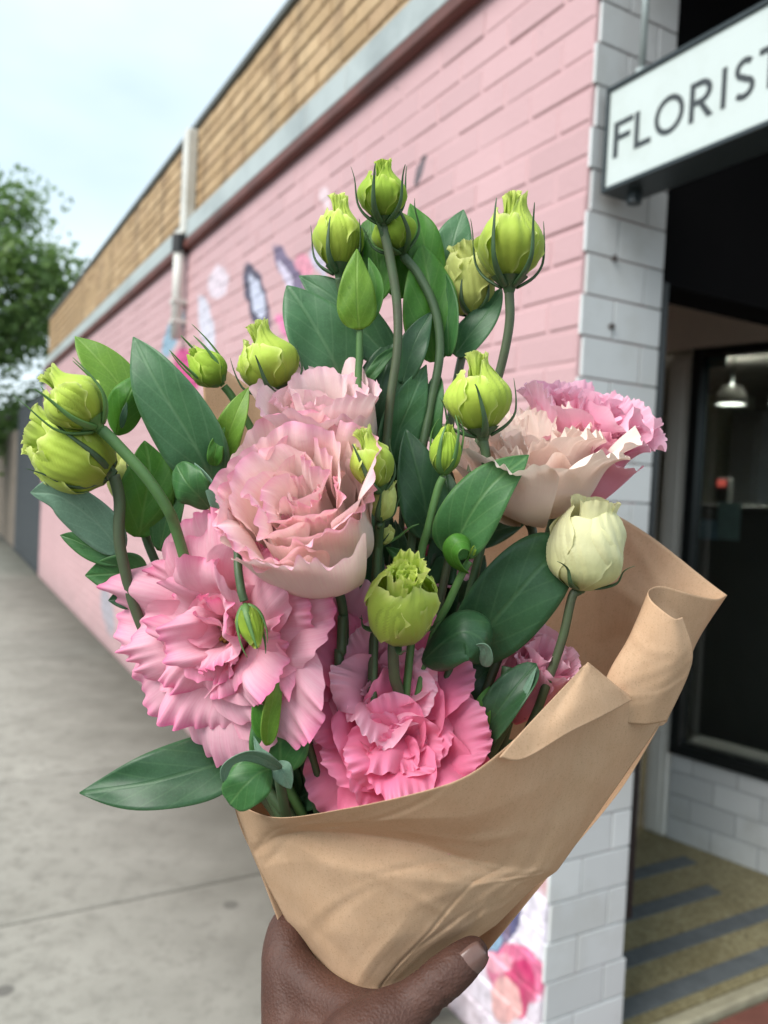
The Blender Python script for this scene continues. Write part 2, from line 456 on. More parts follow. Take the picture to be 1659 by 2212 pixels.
M_FASC = simple('grey_green_fascia', (0.42, 0.47, 0.46), 0.45, 0.1, 3, 0.1, dirt=(0.20, 0.23, 0.23))
M_RED = simple('red_brown_trim', (0.15, 0.045, 0.032), 0.55, 0.2, 4, 0.2, dirt=(0.05, 0.025, 0.02))
fe = wall_sz(745, 205, 0.03)[0]; fe2 = wall_sz(660, 270, 0.03)[0]
cuts = [-0.02, fe, fe2, (fe2 + S_PIPE) / 2, S_PIPE - 0.05, S_PIPE + 1.6, S_PIPE + 3.2, WALL_L + 0.02]
cuts = sorted(cuts)
for a, b in zip(cuts[:-1], cuts[1:]):
    if b - a < 0.05: continue
    MB().box(a + 0.004, b - 0.004, -0.034, 0.03, Z_FASC + 0.002, Z_FASC + 0.128, 0.005).build('fascia_panel', M_FASC, WALLREF)
MB().box(-0.02, WALL_L + 0.02, -0.006, 0.014, Z_FASC - 0.02, Z_FASC + 0.115).build('fascia_backing', M_CAP, WALLREF)
MB().box(-0.01, WALL_L + 0.01, -0.006, 0.042, Z_RED - 0.004, Z_FASC - 0.004, 0.008).build('red_trim', M_RED, WALLREF)
# downpipe with rainhead
M_PIPE = simple('white_pipe', (0.66, 0.655, 0.60), 0.45, 0.1, 6, 0.1, dirt=(0.42, 0.40, 0.33))
M_BLK = simple('black_rubber', (0.012, 0.012, 0.013), 0.5, 0.1, 6, 0.1)
zp0 = wall_sz(428, 236, 0.06)[1]; zp1 = wall_sz(405, 490, 0.06)[1]; zp2 = wall_sz(396, 722, 0.06)[1]
DP = empty('downpipe', (0, 0, 0), rz=RZW, parent=BLD); DP.rotation_euler = (0, 0, RZW)
MB().box(S_PIPE - 0.05, S_PIPE + 0.05, -0.03, 0.05, zp1, zp0, 0.012).build('rainhead', M_PIPE, DP)
V, Fc = tube_vf([(S_PIPE, 0.055, zp1 + 0.01), (S_PIPE, 0.055, zp2)], 0.036, 14)
obj('pipe', V, Fc, M_PIPE, DP, True, world=False)
V, Fc = tube_vf([(S_PIPE, 0.055, zp1 - 0.115), (S_PIPE, 0.055, zp1 - 0.005)], 0.05, 16)
obj('collar', V, Fc, M_BLK, DP, False, world=False)
for zz in (zp1 - 0.45, zp2 + 0.1):
    MB().box(S_PIPE - 0.042, S_PIPE + 0.042, -0.002, 0.094, zz, zz + 0.025).build('bracket', M_PIPE, DP)
# rear of the building so that it is a body
MB().box(0.02, WALL_L - 0.01, -6.0, -0.26, Z_FASC, Z_FASC + 0.1).build('roof', M_CAP, WALLREF)
MB().box(WALL_L - 0.24, WALL_L - 0.004, -6.0, -0.241, 0, Z_FASC - 0.002).build('rear_wall', M_MORT, WALLREF)

# ---- tiled pillar and shop front (local x along the front, y inwards)
FR = empty('shop_front', (0, 0, 0), rz=RZF, parent=BLD)
M_TILE = simple('white_tile', (0.70, 0.715, 0.71), 0.2, 0.06, 2.5, 0.0, rnd=0.14, dirt=(0.55, 0.55, 0.52), dscale=5.0)
M_GROUT = simple('tile_grout', (0.40, 0.41, 0.42), 0.85, 0.2, 30, 0.2)
M_JAMB = simple('black_frame', (0.010, 0.012, 0.012), 0.35, 0.1, 5, 0.0)
M_CREAM = simple('cream_paint', (0.78, 0.70, 0.62), 0.45, 0.08, 3, 0.05)
M_BLACKF = simple('black_fascia', (0.004, 0.004, 0.0045), 0.9, 0.1, 5, 0.0, spec=0.1)
PD = 0.27
Z_HEAD = fac_tz(1450, 612)[1]
PIL = empty('tiled_pillar', (0, 0, 0), rz=0, parent=FR)
MB().box(0.006, PIL_T, 0.006, PD, -0.1, Z_FASC + 0.5).build('render_core', M_GROUT, PIL)
TH, TW, TG = 0.1045, 0.205, 0.004
z_step = fac_tz(1345, 2010)[1]
def tile_rect(parent, mat, a, b, za, zb, shared, name='tile', y=0.0, th=0.010, axis='x', rg=random.Random(2)):
    key = (round(b - a, 3), round(zb - za, 3), axis)
    w, h = (b - a) / 2, (zb - za) / 2
    if key not in shared:
        o = (MB().box(-w, w, -th / 2, th / 2, -h, h, 0.0018) if axis == 'x' else MB().box(-th / 2, th / 2, -w, w, -h, h, 0.0018)).build(name, mat, parent); shared[key] = o.data
    else:
        o = bpy.data.objects.new(name, shared[key]); COL.objects.link(o); o.parent = parent
    if axis == 'x': o.location = ((a + b) / 2, y, (za + zb) / 2)
    else: o.location = (y, (a + b) / 2, (za + zb) / 2)
    o.rotation_euler = (rg.uniform(-.006, .006), 0, rg.uniform(-.006, .006))
    return o
sh = {}
nrow = int((Z_FASC + 0.45) / TH)
for j in range(nrow):
    za, zb = j * TH + TG / 2 - 0.02, (j + 1) * TH - TG / 2 - 0.02
    right = PIL_T + (0.012 if zb < z_step + 0.02 else 0.0)
    x = -TW * (0.45 if j % 2 else 0.95)
    while x < right:
        a, b = max(x, 0.0) + TG / 2, min(x + TW, right) - TG / 2
        if b - a > 0.012: tile_rect(PIL, M_TILE, a, b, za, zb, sh, y=0.0)
        x += TW
MB().box(PIL_T + 0.0015, PIL_T + 0.026, -0.002, 0.10, z_step + 0.03, Z_HEAD - 0.002).build('door_jamb', M_JAMB, FR)
MB().box(PIL_T + 0.002, PIL_T + 0.02, 0.1, PD, -0.1, Z_HEAD - 0.002).build('jamb_lining', M_CREAM, FR)
# little screw hole and old bracket marks on the pillar
for (px, py) in ((1316, 706), (1322, 560)):
    t, z = fac_tz(px, py)
    V, Fc = tube_vf([(t, -0.006, z), (t, -0.0135, z)], 0.008, 10); obj('bolt_head', V, Fc, simple('rust', (0.10, 0.085, 0.08), 0.7) if 'rust' not in MATS else MATS['rust'], FR, False, world=False)
# header above the entrance, awning
MB().box(PIL_T + 0.003, 5.2, 0.02, 0.16, Z_HEAD, Z_FASC + 0.9).build('header', M_BLACKF, FR)
MB().box(-0.02, 5.4, -2.3, -0.012, Z_FASC + 0.02, Z_FASC + 0.14).build('awning', simple('awning_soffit', (0.62, 0.62, 0.60), 0.7), FR)
MB().box(-0.022, 5.4, -2.36, -2.302, Z_FASC - 0.05, Z_FASC + 0.3).build('awning_edge', M_CAP, FR)
MB().box(0.03, 5.4, 0.161, 0.27, Z_FASC + 0.0, Z_FASC + 0.9).build('parapet_front', M_GROUT, FR)

# recessed entrance: splayed window wall on the right, door at the back
FLZ = 0.02
pA = np.array(gnd_td(1388, 1790, FLZ)); pB = np.array(gnd_td(1659, 1893, FLZ))
wd = unit(np.append(pB - pA, 0))[:2]; wn_ = np.array([-wd[1], wd[0]])      # along the window wall towards the street
if wn_[0] > 0: wn_ = -wn_                                                   # facing the entry (left)
WLEN = 1.42
WIN = empty('entry_window', (pA[0], pA[1], 0), parent=FR); WIN.rotation_euler = (0, 0, math.atan2(wd[1], wd[0]))
# local x along the wall towards the street, which local y faces the entry
sgn = 1.0 if np.dot(wn_, [-wd[1], wd[0]]) > 0 else -1.0
def win_xz(px, py):
    o3 = CORNER + DF * pA[0] + DW * pA[1]; d3 = DF * wd[0] + DW * wd[1]; n3 = DF * wn_[0] + DW * wn_[1]
    p = hit(px, py, o3, n3) - o3
    return p @ d3, p[2]
wx0 = win_xz(1492, 1000)[0]; zt = win_xz(1580, 748)[1]; zs = 0.5 * (win_xz(1560, 1668)[1] + win_xz(1480, 1622)[1])
print('window', pA, pB, wd, 'x0', wx0, 'top', zt, 'sill', zs, 'head', Z_HEAD, 'sgn', sgn)
def wb(x0, x1, d0, d1, z0, z1, name, mat, bev=0.0, parent=WIN):
    return MB().box(x0, x1, min(sgn*d0, sgn*d1), max(sgn*d0, sgn*d1), z0, z1, bev).build(name, mat, parent)
wb(0.0, WLEN, -0.12, -0.012, FLZ, zs - 0.004, 'base_wall', M_GROUT)
sh2 = {}
xw = wx0 - 0.012
for j in range(int(math.ceil((zs - FLZ) / TH))):
    za, zb = FLZ + j * TH + TG / 2, min(FLZ + (j + 1) * TH - TG / 2, zs - 0.008)
    if zb - za < 0.02: continue
    x = xw - TW * (0.5 if j % 2 else 0.0)
    while x < WLEN:
        a, b = max(x, xw) + TG / 2, min(x + TW, WLEN) - TG / 2
        if b - a > 0.02: tile_rect(WIN, M_TILE, a, b, za, zb, sh2, y=sgn * -0.008)
        x += TW
CEIL = zt + 0.22
M_WPAINT = simple('white_post_paint', (0.74, 0.72, 0.66), 0.4, 0.06, 4, 0.05)
wb(0.0, wx0 - 0.014, -0.1, 0.012, FLZ, zt - 0.02, 'corner_post', M_WPAINT, 0.012)
wb(0.03, wx0 - 0.045, 0.014, 0.022, FLZ + 0.02, zt - 0.05, 'post_bead', M_WPAINT, 0.003)
wb(-0.6, WLEN, -0.12, 0.016, zt + 0.004, CEIL + 0.2, 'bulkhead', M_CREAM)
fw = 0.045
wb(wx0 - 0.012, wx0 + fw - 0.012, -0.06, 0.02, zs, zt, 'frame_stile', M_JAMB, 0.003)
wb(WLEN - fw, WLEN, -0.06, 0.02, zs, zt, 'frame_stile', M_JAMB, 0.003)
wb(wx0 + fw - 0.012, WLEN - fw, -0.06, 0.018, zt - 0.035, zt - 0.001, 'frame_rail', M_JAMB, 0.003)
wb(wx0 + fw - 0.012, WLEN - fw, -0.06, 0.022, zs + 0.001, zs + 0.05, 'frame_rail', M_JAMB, 0.003)
wb(wx0 + fw - 0.012, WLEN - fw, -0.20, -0.061, zs + 0.01, zs + 0.055, 'sill', M_WPAINT, 0.003)
def glass_mat():
    k = NT('window_glass')
    fr = k.n('ShaderNodeFresnel', {'IOR': 1.5}).outputs[0]
    gl = k.n('ShaderNodeBsdfGlossy', {'Roughness': 0.02, 'Color': (0.9, 0.95, 0.95, 1)})
    tr = k.n('ShaderNodeBsdfTransparent', {'Color': (0.82, 0.86, 0.85, 1)})
    mx = k.n('ShaderNodeMixShader', {0: k.math('MULTIPLY', fr, 2.6, True), 1: tr.outputs[0], 2: gl.outputs[0]})
    return k.done(mx.outputs[0])
M_GLASS = glass_mat()
wb(wx0 + fw - 0.013, WLEN - fw + 0.001, -0.026, -0.020, zs + 0.049, zt - 0.034, 'pane', M_GLASS)
# papers taped inside the pane
def paper_on_glass(px0, py0, px1, py1, name, col, label, dep=-0.028):
    a = win_xz(px0, py0); b = win_xz(px1, py1)
    c = (CORNER + DF * (pA[0] + wd[0]*(a[0]+b[0])/2 + wn_[0]*dep) + DW * (pA[1] + wd[1]*(a[0]+b[0])/2 + wn_[1]*dep)); c[2] = min(a[1], b[1])
    e = MB().box(-abs(b[0]-a[0])/2, abs(b[0]-a[0])/2, -0.0006, 0.0006, 0, abs(a[1]-b[1])).build(name, simple(name + '_' + str(px0), col, 0.7, 0.15, 30, 0.0, tint=tuple(x * 0.75 for x in col)))
    e.location = c; e.rotation_euler = (0, 0, RZF + math.atan2(wd[1], wd[0]))
    tag(e, label, 'notice'); return e
paper_on_glass(1546, 1084, 1590, 1168, 'notice_sheet', (0.62, 0.80, 0.72), 'tall pale green notice sheet taped inside the entry window')
paper_on_glass(1507, 1122, 1545, 1166, 'notice_card', (0.42, 0.62, 0.74), 'small pale blue notice card beside the green sheet in the window')
paper_on_glass(1516, 756, 1562, 790, 'hanging_sign_card', (0.05, 0.36, 0.42), 'teal card hanging at the top corner of the entry window')
# floor of the entry with inlaid strips
def floor_mat():
    k = NT('entry_aggregate'); pos = k.n('ShaderNodeNewGeometry').outputs['Position']
    v = k.n('ShaderNodeTexVoronoi', {'Vector': pos, 'Scale': 110.0})
    col = k.ramp(k.n('ShaderNodeSeparateColor', {0: v.outputs['Color']}).outputs[0], [(0, (0.20, 0.165, 0.085)), (0.5, (0.33, 0.28, 0.145)), (1, (0.44, 0.39, 0.235))])
    col = k.mix(k.ramp(k.noise(pos, 3, 5, 0.6), [(0.4, 0), (0.75, 0.6)]), col, (0.14, 0.11, 0.045))
    bs = k.n('ShaderNodeBsdfPrincipled', {'Base Color': col, 'Roughness': 0.6})
    k.t.links.new(k.bump(v.outputs['Distance'], 0.5, 0.003), bs.inputs['Normal'])
    return k.done(bs.outputs[0])
EF = frame_empty('entry_floor', RZF, kind='structure')
ed = gnd_td(1600, 2130, FLZ)[1]
print('entry front edge deep', ed)
MB().box(-0.0 + PIL_T - 0.1, 2.6, ed, 3.2, -0.1, FLZ).build('floor_sheet', floor_mat(), EF)
MB().box(PIL_T + 0.005, 2.6, ed - 0.05, ed - 0.002, -0.1, FLZ + 0.001, 0.006).build('threshold', simple('threshold_stone', (0.42, 0.38, 0.26), 0.7, 0.15, 20, 0.3), EF)
M_STRIP = simple('grey_blue_strip', (0.15, 0.165, 0.17), 0.7, 0.15, 20, 0.3)
ends = [(1437, 1872, 1492, 1858), (1395, 1965, 1545, 1922), (1400, 2055, 1659, 1975), (1380, 2165, 1659, 2068)]
for (xa, ya, xb, yb) in ends:
    ta, da = gnd_td(xa, ya, FLZ); tb, db = gnd_td(xb, yb, FLZ); dd = (da + db) / 2
    MB().box(PIL_T + 0.02, max(ta, tb) if xb < 1659 else 2.3, dd - 0.035, dd + 0.035, FLZ + 0.0005, FLZ + 0.004).build('grip_strip', M_STRIP, EF)
# red brick paving in front of the shop
RP = frame_empty('brick_paving', RZF, kind='structure')
MB().box(0.0, 5.4, -2.6, ed - 0.052, -0.12, -0.02).build('bedding', MATS['joint_dirt'], RP)
M_PAVER = simple('red_paver', (0.24, 0.085, 0.06), 0.8, 0.2, 12, 0.4, rnd=0.35)
pm = None; mb = MB()
nsing = 0
for j in range(int((2.6 + ed) / 0.115)):
    for i in range(24):
        xa = 0.0 + i * 0.235 - (0.117 if j % 2 else 0); ya = ed - 0.055 - (j + 1) * 0.115
        p = CORNER + DF * (xa + 0.11) + DW * (ya + 0.05)
        ok = in_frame(p, 120)[0]
        if xa < 0: continue
        if ok and nsing < 290:
            if pm is None:
                o = MB().box(-0.113, 0.113, -0.053, 0.053, -0.05, 0.0, 0.004).build('paver', M_PAVER, RP); pm = o.data
            else:
                o = bpy.data.objects.new('paver', pm); COL.objects.link(o); o.parent = RP
            o.location = (xa + 0.117, ya + 0.057, random.Random(i * 91 + j).uniform(-0.003, 0.002)); nsing += 1
        else:
            mb.box(xa + 0.004, xa + 0.23, ya + 0.004, ya + 0.11, -0.05, -0.001, 0.004)
o = mb.build('paver_field', M_PAVER, RP); o['kind'] = 'stuff'

# display window on the street front, right of the entry
MB().box(2.02, 5.2, 0.03, 0.13, -0.1, 0.5).build('front_base', M_GROUT, FR)
MB().box(2.02, 2.08, 0.03, 0.13, 0.502, Z_HEAD - 0.002).build('frame_stile', M_JAMB, FR)
MB().box(2.082, 5.2, 0.07, 0.078, 0.502, Z_HEAD - 0.002).build('front_pane', M_GLASS, FR)
# interior of the shop seen through the glass
SI = empty('shop_interior', (0, 0, 0), rz=RZF, parent=BLD)
M_INW = simple('interior_wall', (0.66, 0.65, 0.58), 0.7, 0.05, 3, 0.0)
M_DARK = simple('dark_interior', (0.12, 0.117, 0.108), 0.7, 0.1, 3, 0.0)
MB().box(0.35, 5.89, 5.6, 5.75, 0, CEIL + 0.09).build('back_wall', M_INW, SI)
MB().box(5.9, 6.05, 0.3, 5.6, 0, CEIL + 0.09).build('side_wall', M_INW, SI)
MB().box(0.28, 6.05, 0.28, 5.75, -0.1, FLZ - 0.006).build('floor', simple('interior_floor', (0.26, 0.22, 0.15), 0.5, 0.1, 3, 0.0), SI)
MB().box(0.28, 6.05, 0.28, 5.75, CEIL + 0.1, CEIL + 0.2).build('ceiling', simple('interior_ceiling', (0.42, 0.39, 0.36), 0.7, 0.05, 3, 0.0), SI)
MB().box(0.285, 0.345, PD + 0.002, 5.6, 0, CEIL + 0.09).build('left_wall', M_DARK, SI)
# glazed shop door at the back of the entry
dx0, dx1 = pA[0] - 1.02, pA[0] - 0.01
DO = empty('shop_door', (0, 0, 0), parent=FR)
MB().box(dx0, dx0 + 0.08, pA[1] + 0.02, pA[1] + 0.07, FLZ, zt).build('stile', M_CREAM, DO)
MB().box(dx1 - 0.09, dx1, pA[1] + 0.02, pA[1] + 0.07, FLZ, zt).build('stile', M_CREAM, DO)
MB().box(dx0 + 0.08, dx1 - 0.09, pA[1] + 0.02, pA[1] + 0.07, zt - 0.1, zt).build('rail', M_CREAM, DO)
MB().box(dx0 + 0.08, dx1 - 0.09, pA[1] + 0.02, pA[1] + 0.07, FLZ, FLZ + 0.2).build('rail', M_DARK, DO)
MB().box(dx0 + 0.08, dx1 - 0.09, pA[1] + 0.04, pA[1] + 0.046, FLZ + 0.2, zt - 0.1).build('pane', M_GLASS, DO)
MB().box(0.36, dx1, pA[1] + 0.02, pA[1] + 0.1, zt + 0.002, CEIL + 0.09).build('transom_wall', M_CREAM, FR)
# things inside, standing in planes parallel to the side wall and facing the entry window
def furn(name, px0, py0, px1, py1, t, label, cat):
    a = hit(px0, py0, CORNER + DF * t, DF); b = hit(px1, py1, CORNER + DF * t, DF)
    da, db = (a - CORNER) @ DW, (b - CORNER) @ DW
    e = empty(name, CORNER + DF * t + DW * (da + db) / 2, label, cat, rz=RZF + math.pi / 2)      # local x = inwards, local y = towards the window
    return e, abs(db - da) / 2, min(a[2], b[2]), max(a[2], b[2])
M_STEEL = simple('fridge_steel', (0.33, 0.33, 0.33), 0.4, 0.1, 3, 0.0)
M_LCREAM = simple('cream_board', (0.74, 0.74, 0.60), 0.6, 0.05, 3, 0.0)
e, w, z0_, z1_ = furn('cabinet', 1500, 850, 1556, 1075, 4.6, 'tall cream cabinet behind the shop window, left of the steel fridge', 'cabinet')
MB().box(-w, w, -0.4, 0, FLZ, min(z1_, CEIL + 0.08), 0.01).build('carcass', M_LCREAM, e); MB().box(-w + 0.02, w - 0.02, 0.002, 0.018, FLZ + 0.1, min(z1_, CEIL) - 0.05, 0.004).build('door', M_LCREAM, e)
e, w, z0_, z1_ = furn('flower_fridge', 1580, 890, 1636, 1060, 4.4, 'grey steel flower fridge seen through the window glass', 'fridge')
MB().box(-w, w, -0.5, 0, FLZ, min(z1_, CEIL + 0.05), 0.01).build('body', M_STEEL, e); MB().box(-w + 0.03, w - 0.03, 0.003, 0.03, 0.4, min(z1_, CEIL) - 0.1, 0.005).build('door', M_STEEL, e); MB().box(w - 0.09, w - 0.07, 0.031, 0.07, 0.9, 1.3, 0.004).build('handle', M_JAMB, e)
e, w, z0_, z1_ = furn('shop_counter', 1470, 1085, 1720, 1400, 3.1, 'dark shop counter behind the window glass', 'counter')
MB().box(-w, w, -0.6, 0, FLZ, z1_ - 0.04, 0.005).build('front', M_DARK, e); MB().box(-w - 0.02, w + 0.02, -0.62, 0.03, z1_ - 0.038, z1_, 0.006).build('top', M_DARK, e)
zc_ = z1_
# red topped card reader on the counter
e, w, z0_, z1_ = furn('card_reader', 1543, 1032, 1566, 1085, 3.0, 'small card reader with a red light on the shop counter', 'card reader')
MB().box(-w, w, -0.07, -0.02, zc_ + 0.002, z1_, 0.006).build('body', M_DARK, e)
k = NT('red_light'); em = k.n('ShaderNodeEmission', {'Color': (1.0, 0.16, 0.12, 1), 'Strength': 0.25}); M_REDL = k.done(em.outputs[0])
MB().box(-w * 0.7, w * 0.7, -0.019, -0.012, z1_ - 0.055, z1_ - 0.01, 0.002).build('indicator_light', M_REDL, e)
# pendant lamp of the shop, plus an unseen second one added to brighten inside
k = NT('lamp_glow'); em = k.n('ShaderNodeEmission', {'Color': (1.0, 0.97, 0.86, 1), 'Strength': 200.0}); M_LAMP = k.done(em.outputs[0])
M_LW = simple('lamp_white', (0.8, 0.82, 0.8), 0.5, 0.03, 3, 0)
for (x0, x1, t, lab) in ((1556, 1606, 3.3, 'white pendant lamp hanging inside the shop, left of the pair'), (1668, 1720, 3.2, 'added white pendant lamp out of view to the right, brightening the shop interior')):
    e, w, z0_, z1_ = furn('pendant_lamp', x0, 838, x1, 872, t, lab, 'lamp')
    prof = [(0.02, z1_), (0.06, z1_), (w, (z0_ + z1_) / 2), (w * 1.05, z0_)]
    an = np.linspace(0, 2*np.pi, 20, endpoint=False)
    V = [(r * math.cos(a), r * math.sin(a), z) for r, z in prof for a in an]
    obj('lamp_shade', V, [(i*20+j, i*20+(j+1)%20, (i+1)*20+(j+1)%20, (i+1)*20+j) for i in range(3) for j in range(20)], M_LW, e, True, world=False, thick=0.004)
    V, Fc = tube_vf([(0, 0, z1_ - 0.05), (0, 0, z1_ - 0.012)], 0.03, 16); obj('bulb', V, Fc, M_LAMP, e, True, world=False)
    V, Fc = tube_vf([(0, 0, z1_), (0, 0, CEIL + 0.1)], 0.006, 6); obj('cord', V, Fc, M_JAMB, e, True, world=False)

# ---- hanging sign
SG_OFF = 0.09
def sign_plane():
    # plane parallel to the side wall whose far end stands just off the pillar face
    p = hit(1303, 300, CORNER - DW * 0.03, DW); return p
SP = sign_plane()
def sign_xz(px, py):
    p = hit(px, py, SP, -DF) - SP
    return -(p @ DW), p[2]
SIGN = empty('hanging_sign', (SP[0], SP[1], 0), 'white box sign with black frame reading FLORIST, hung beside the tiled pillar', 'sign', rz=math.atan2(-DW[1], -DW[0]))
zt_, zb_ = sign_xz(1308, 192)[1] + SP[2], sign_xz(1299, 418)[1] + SP[2]
# local x towards the street (camera), local y = Z x X
sy = np.cross([0, 0, 1], -DW); sface = 1.0 if sy @ (-DF) > 0 else -1.0    # side that faces the camera
SLEN, ST = 1.15, 0.11
print('sign', SP, zt_, zb_, sface, 'depth', proj(SP)[2])
def sb(x0, x1, d0, d1, z0, z1, name, mat, bev=0.0):
    return MB().box(x0, x1, min(sface*d0, sface*d1), max(sface*d0, sface*d1), z0, z1, bev).build(name, mat, SIGN)
M_SIGNW = simple('sign_acrylic', (0.57, 0.63, 0.605), 0.3, 0.03, 2, 0.0, dirt=(0.49, 0.54, 0.50), dscale=7.0)
M_SIGNB = simple('sign_frame', (0.022, 0.032, 0.035), 0.4, 0.1, 4, 0.0)
M_LETTER = simple('sign_letter', (0.035, 0.042, 0.045), 0.5, 0.05, 4, 0.0)
sb(0.012, SLEN - 0.012, -ST + 0.006, -0.006, zb_ + 0.012, zt_ - 0.012, 'panel', M_SIGNW)
for (x0, x1, z0, z1) in ((0, SLEN, zt_ - 0.012, zt_), (0, SLEN, zb_, zb_ + 0.012), (0, 0.012, zb_ + 0.0121, zt_ - 0.0121), (SLEN - 0.012, SLEN, zb_ + 0.0121, zt_ - 0.0121)):
    sb(x0, x1, -ST, 0.0, z0, z1, 'frame', M_SIGNB, 0.002)
rx = sign_xz(1350, 160)[0]
V, Fc = tube_vf([(rx, -sface*ST/2, zt_), (rx, -sface*ST/2, Z_FASC + 0.02)], 0.009, 8); obj('rod', V, Fc, simple('zinc_rod', (0.5, 0.55, 0.53), 0.4, 0.1, 9, 0, metal=0.5), SIGN, True, world=False)
V, Fc = tube_vf([(rx, -sface*ST/2, zt_ + 0.0005), (rx, -sface*ST/2, zt_ + 0.035)], 0.016, 8); obj('rod_nut', V, Fc, MATS['zinc_rod'], SIGN, False, world=False)
V, Fc = tube_vf([(rx, -sface*ST/2, zb_ - 0.03), (rx, -sface*ST/2, zb_ - 0.0005)], 0.018, 10); obj('rod_nut', V, Fc, M_SIGNB, SIGN, False, world=False)
V, Fc = tube_vf([(SLEN - 0.2, -sface*ST/2, zt_), (SLEN - 0.2, -sface*ST/2, Z_FASC + 0.02)], 0.009, 8); obj('rod', V, Fc, MATS['zinc_rod'], SIGN, True, world=False)
# letters
def strip(pts, w):
    p = np.asarray(pts, float); T = np.gradient(p, axis=0); T /= np.linalg.norm(T, axis=1)[:, None]
    N = np.column_stack([-T[:, 1], T[:, 0]]) * w / 2
    return p + N, p - N
SW = 0.135
def arc(cx, cy, rx, ry, a0, a1, n=20):
    a = np.radians(np.linspace(a0, a1, n)); return np.column_stack([cx + rx * np.cos(a), cy + ry * np.sin(a)])
def rect(x0, x1, y0, y1): return ('poly', [(x0, y0), (x1, y0), (x1, y1), (x0, y1)])
GL = {
 'F': (0.54, [rect(0, SW, 0, 1), rect(SW, 0.54, 1 - SW, 1), rect(SW, 0.47, 0.47, 0.47 + SW)]),
 'L': (0.52, [rect(0, SW, 0, 1), rect(SW, 0.52, 0, SW)]),
 'O': (1.0, [('strip', arc(0.5, 0.5, 0.5 - SW/2, 0.51 - SW/2, 0, 360, 49))]),
 'R': (0.66, [rect(0, SW, 0, 1), ('strip', np.vstack([[(SW, 1 - SW/2)], arc(0.30, 0.695, 0.255, 0.305 - SW/2, 90, -90, 22), [(SW, 0.39 + SW/2)]])), ('poly', [(0.27, 0.385), (0.41, 0.385), (0.68, 0.0), (0.51, 0.0)])]),
 'I': (SW, [rect(0, SW, 0, 1)]),
 'S': (0.64, [('strip', np.vstack([arc(0.31, 0.735, 0.225, 0.20, 40, 262, 24), arc(0.31, 0.27, 0.25, 0.205, 82, -142, 26)]))]),
 'T': (0.68, [rect(0, 0.68, 1 - SW, 1), rect(0.34 - SW/2, 0.34 + SW/2, 0, 1 - SW)]),
}
# pixel columns at which each letter starts and ends on the sign
def zx(x): return (1500 + x * 0.9476) * 0.54
def zy(y): return y * 0.9476 * 0.54
spans = [('F', 1003, 1080, 560), ('L', 1090, 1158, 550), ('O', 1176, 1296, 480), ('R', 1322, 1418, 440), ('I', 1455, 1474, 400), ('S', 1508, 1596, 370), ('T', 1612, 1712, 320)]
zc0 = sign_xz(zx(1003), zy(648))[1] + SP[2]; zc1 = sign_xz(zx(1003), zy(497))[1] + SP[2]
zc0b = sign_xz(zx(1460), zy(475))[1] + SP[2]; zc1b = sign_xz(zx(1460), zy(315))[1] + SP[2]
print('letters z', zc0, zc1, zc0b, zc1b)
zc0 = (zc0 + zc0b) / 2; zc1 = (zc1 + zc1b) / 2; caph = zc1 - zc0
for ch, xa, xb, yy in spans:
    a = sign_xz(zx(xa), zy(yy))[0]; b = sign_xz(zx(xb), zy(yy))[0]
    wdt, parts = GL[ch]; sx_ = (b - a) / wdt
    mb = MB()
    for q, (kind, pts) in enumerate(parts):
        hgt = 0.002 + 0.0002 * q
        if kind == 'poly':
            n = len(pts); pv = [(a + x * sx_, z * caph + zc0) for x, z in pts]
            V = [(x, sface * (-0.0055), z) for x, z in pv] + [(x, sface * (-0.006 + hgt), z) for x, z in pv]
            mb.add(V, [tuple(range(n)), tuple(range(n, 2*n))] + [(i, (i+1) % n, n + (i+1) % n, n + i) for i in range(n)])
        else:
            A, B = strip(pts, SW); n = len(A)
            f = lambda p, y: (a + p[0] * sx_, y, p[1] * caph + zc0)
            V = [f(p, sface * (-0.0055)) for p in A] + [f(p, sface * (-0.0055)) for p in B] + [f(p, sface * (-0.006 + hgt)) for p in A] + [f(p, sface * (-0.006 + hgt)) for p in B]
            Fc = []
            for i in range(n - 1):
                Fc += [(i, i+1, n+i+1, n+i), (2*n+i, 2*n+i+1, 3*n+i+1, 3*n+i), (i, i+1, 2*n+i+1, 2*n+i), (n+i, n+i+1, 3*n+i+1, 3*n+i)]
            mb.add(V, Fc)
    o = mb.build('letter', M_LETTER, SIGN); o['label'] = 'black letter ' + ch

# ---- far end: fence, tree, sky-line
M_CHAR = simple('charcoal_fence', (0.035, 0.042, 0.048), 0.6, 0.15, 5, 0.1)
M_TIMB = simple('old_timber', (0.20, 0.165, 0.13), 0.8, 0.2, 5, 0.2)
fz = wall_sz(60, 872)[1]
FE = empty('charcoal_fence', CORNER + DW * (WALL_L + 0.03), 'tall charcoal board fence at the far end of the pink wall', 'fence', rz=RZW)
NBD = max(8, int((wall_sz(34, 1050)[0] - WALL_L) / 0.152))
print('boards', NBD)
for i in range(NBD):
    MB().box(i * 0.152, i * 0.152 + 0.146, -0.03, 0.0 + 0.004 * (i % 2), 0.02, fz, 0.004).build('board', M_CHAR, FE)
for i in range(2):
    MB().box(0.0, NBD * 0.152, -0.075, -0.032, 0.4 + i * 1.1, 0.5 + i * 1.1).build('rail', M_CHAR, FE)
F2 = empty('timber_fence', CORNER + DW * (WALL_L + NBD * 0.152 + 0.1), 'weathered timber paling fence beyond the charcoal one', 'fence', rz=RZW)
for i in range(40):
    MB().box(i * 0.13, i * 0.13 + 0.122, -0.02, 0.0 + 0.004 * (i % 2), 0.02, fz - 0.42 + 0.02 * (i % 3), 0.003).build('paling', M_TIMB, F2)
MB().box(0.0, 5.2, -0.07, -0.022, 0.35, 0.44).build('rail', M_TIMB, F2); MB().box(0.0, 5.2, -0.07, -0.022, 1.2, 1.29).build('rail', M_TIMB, F2)
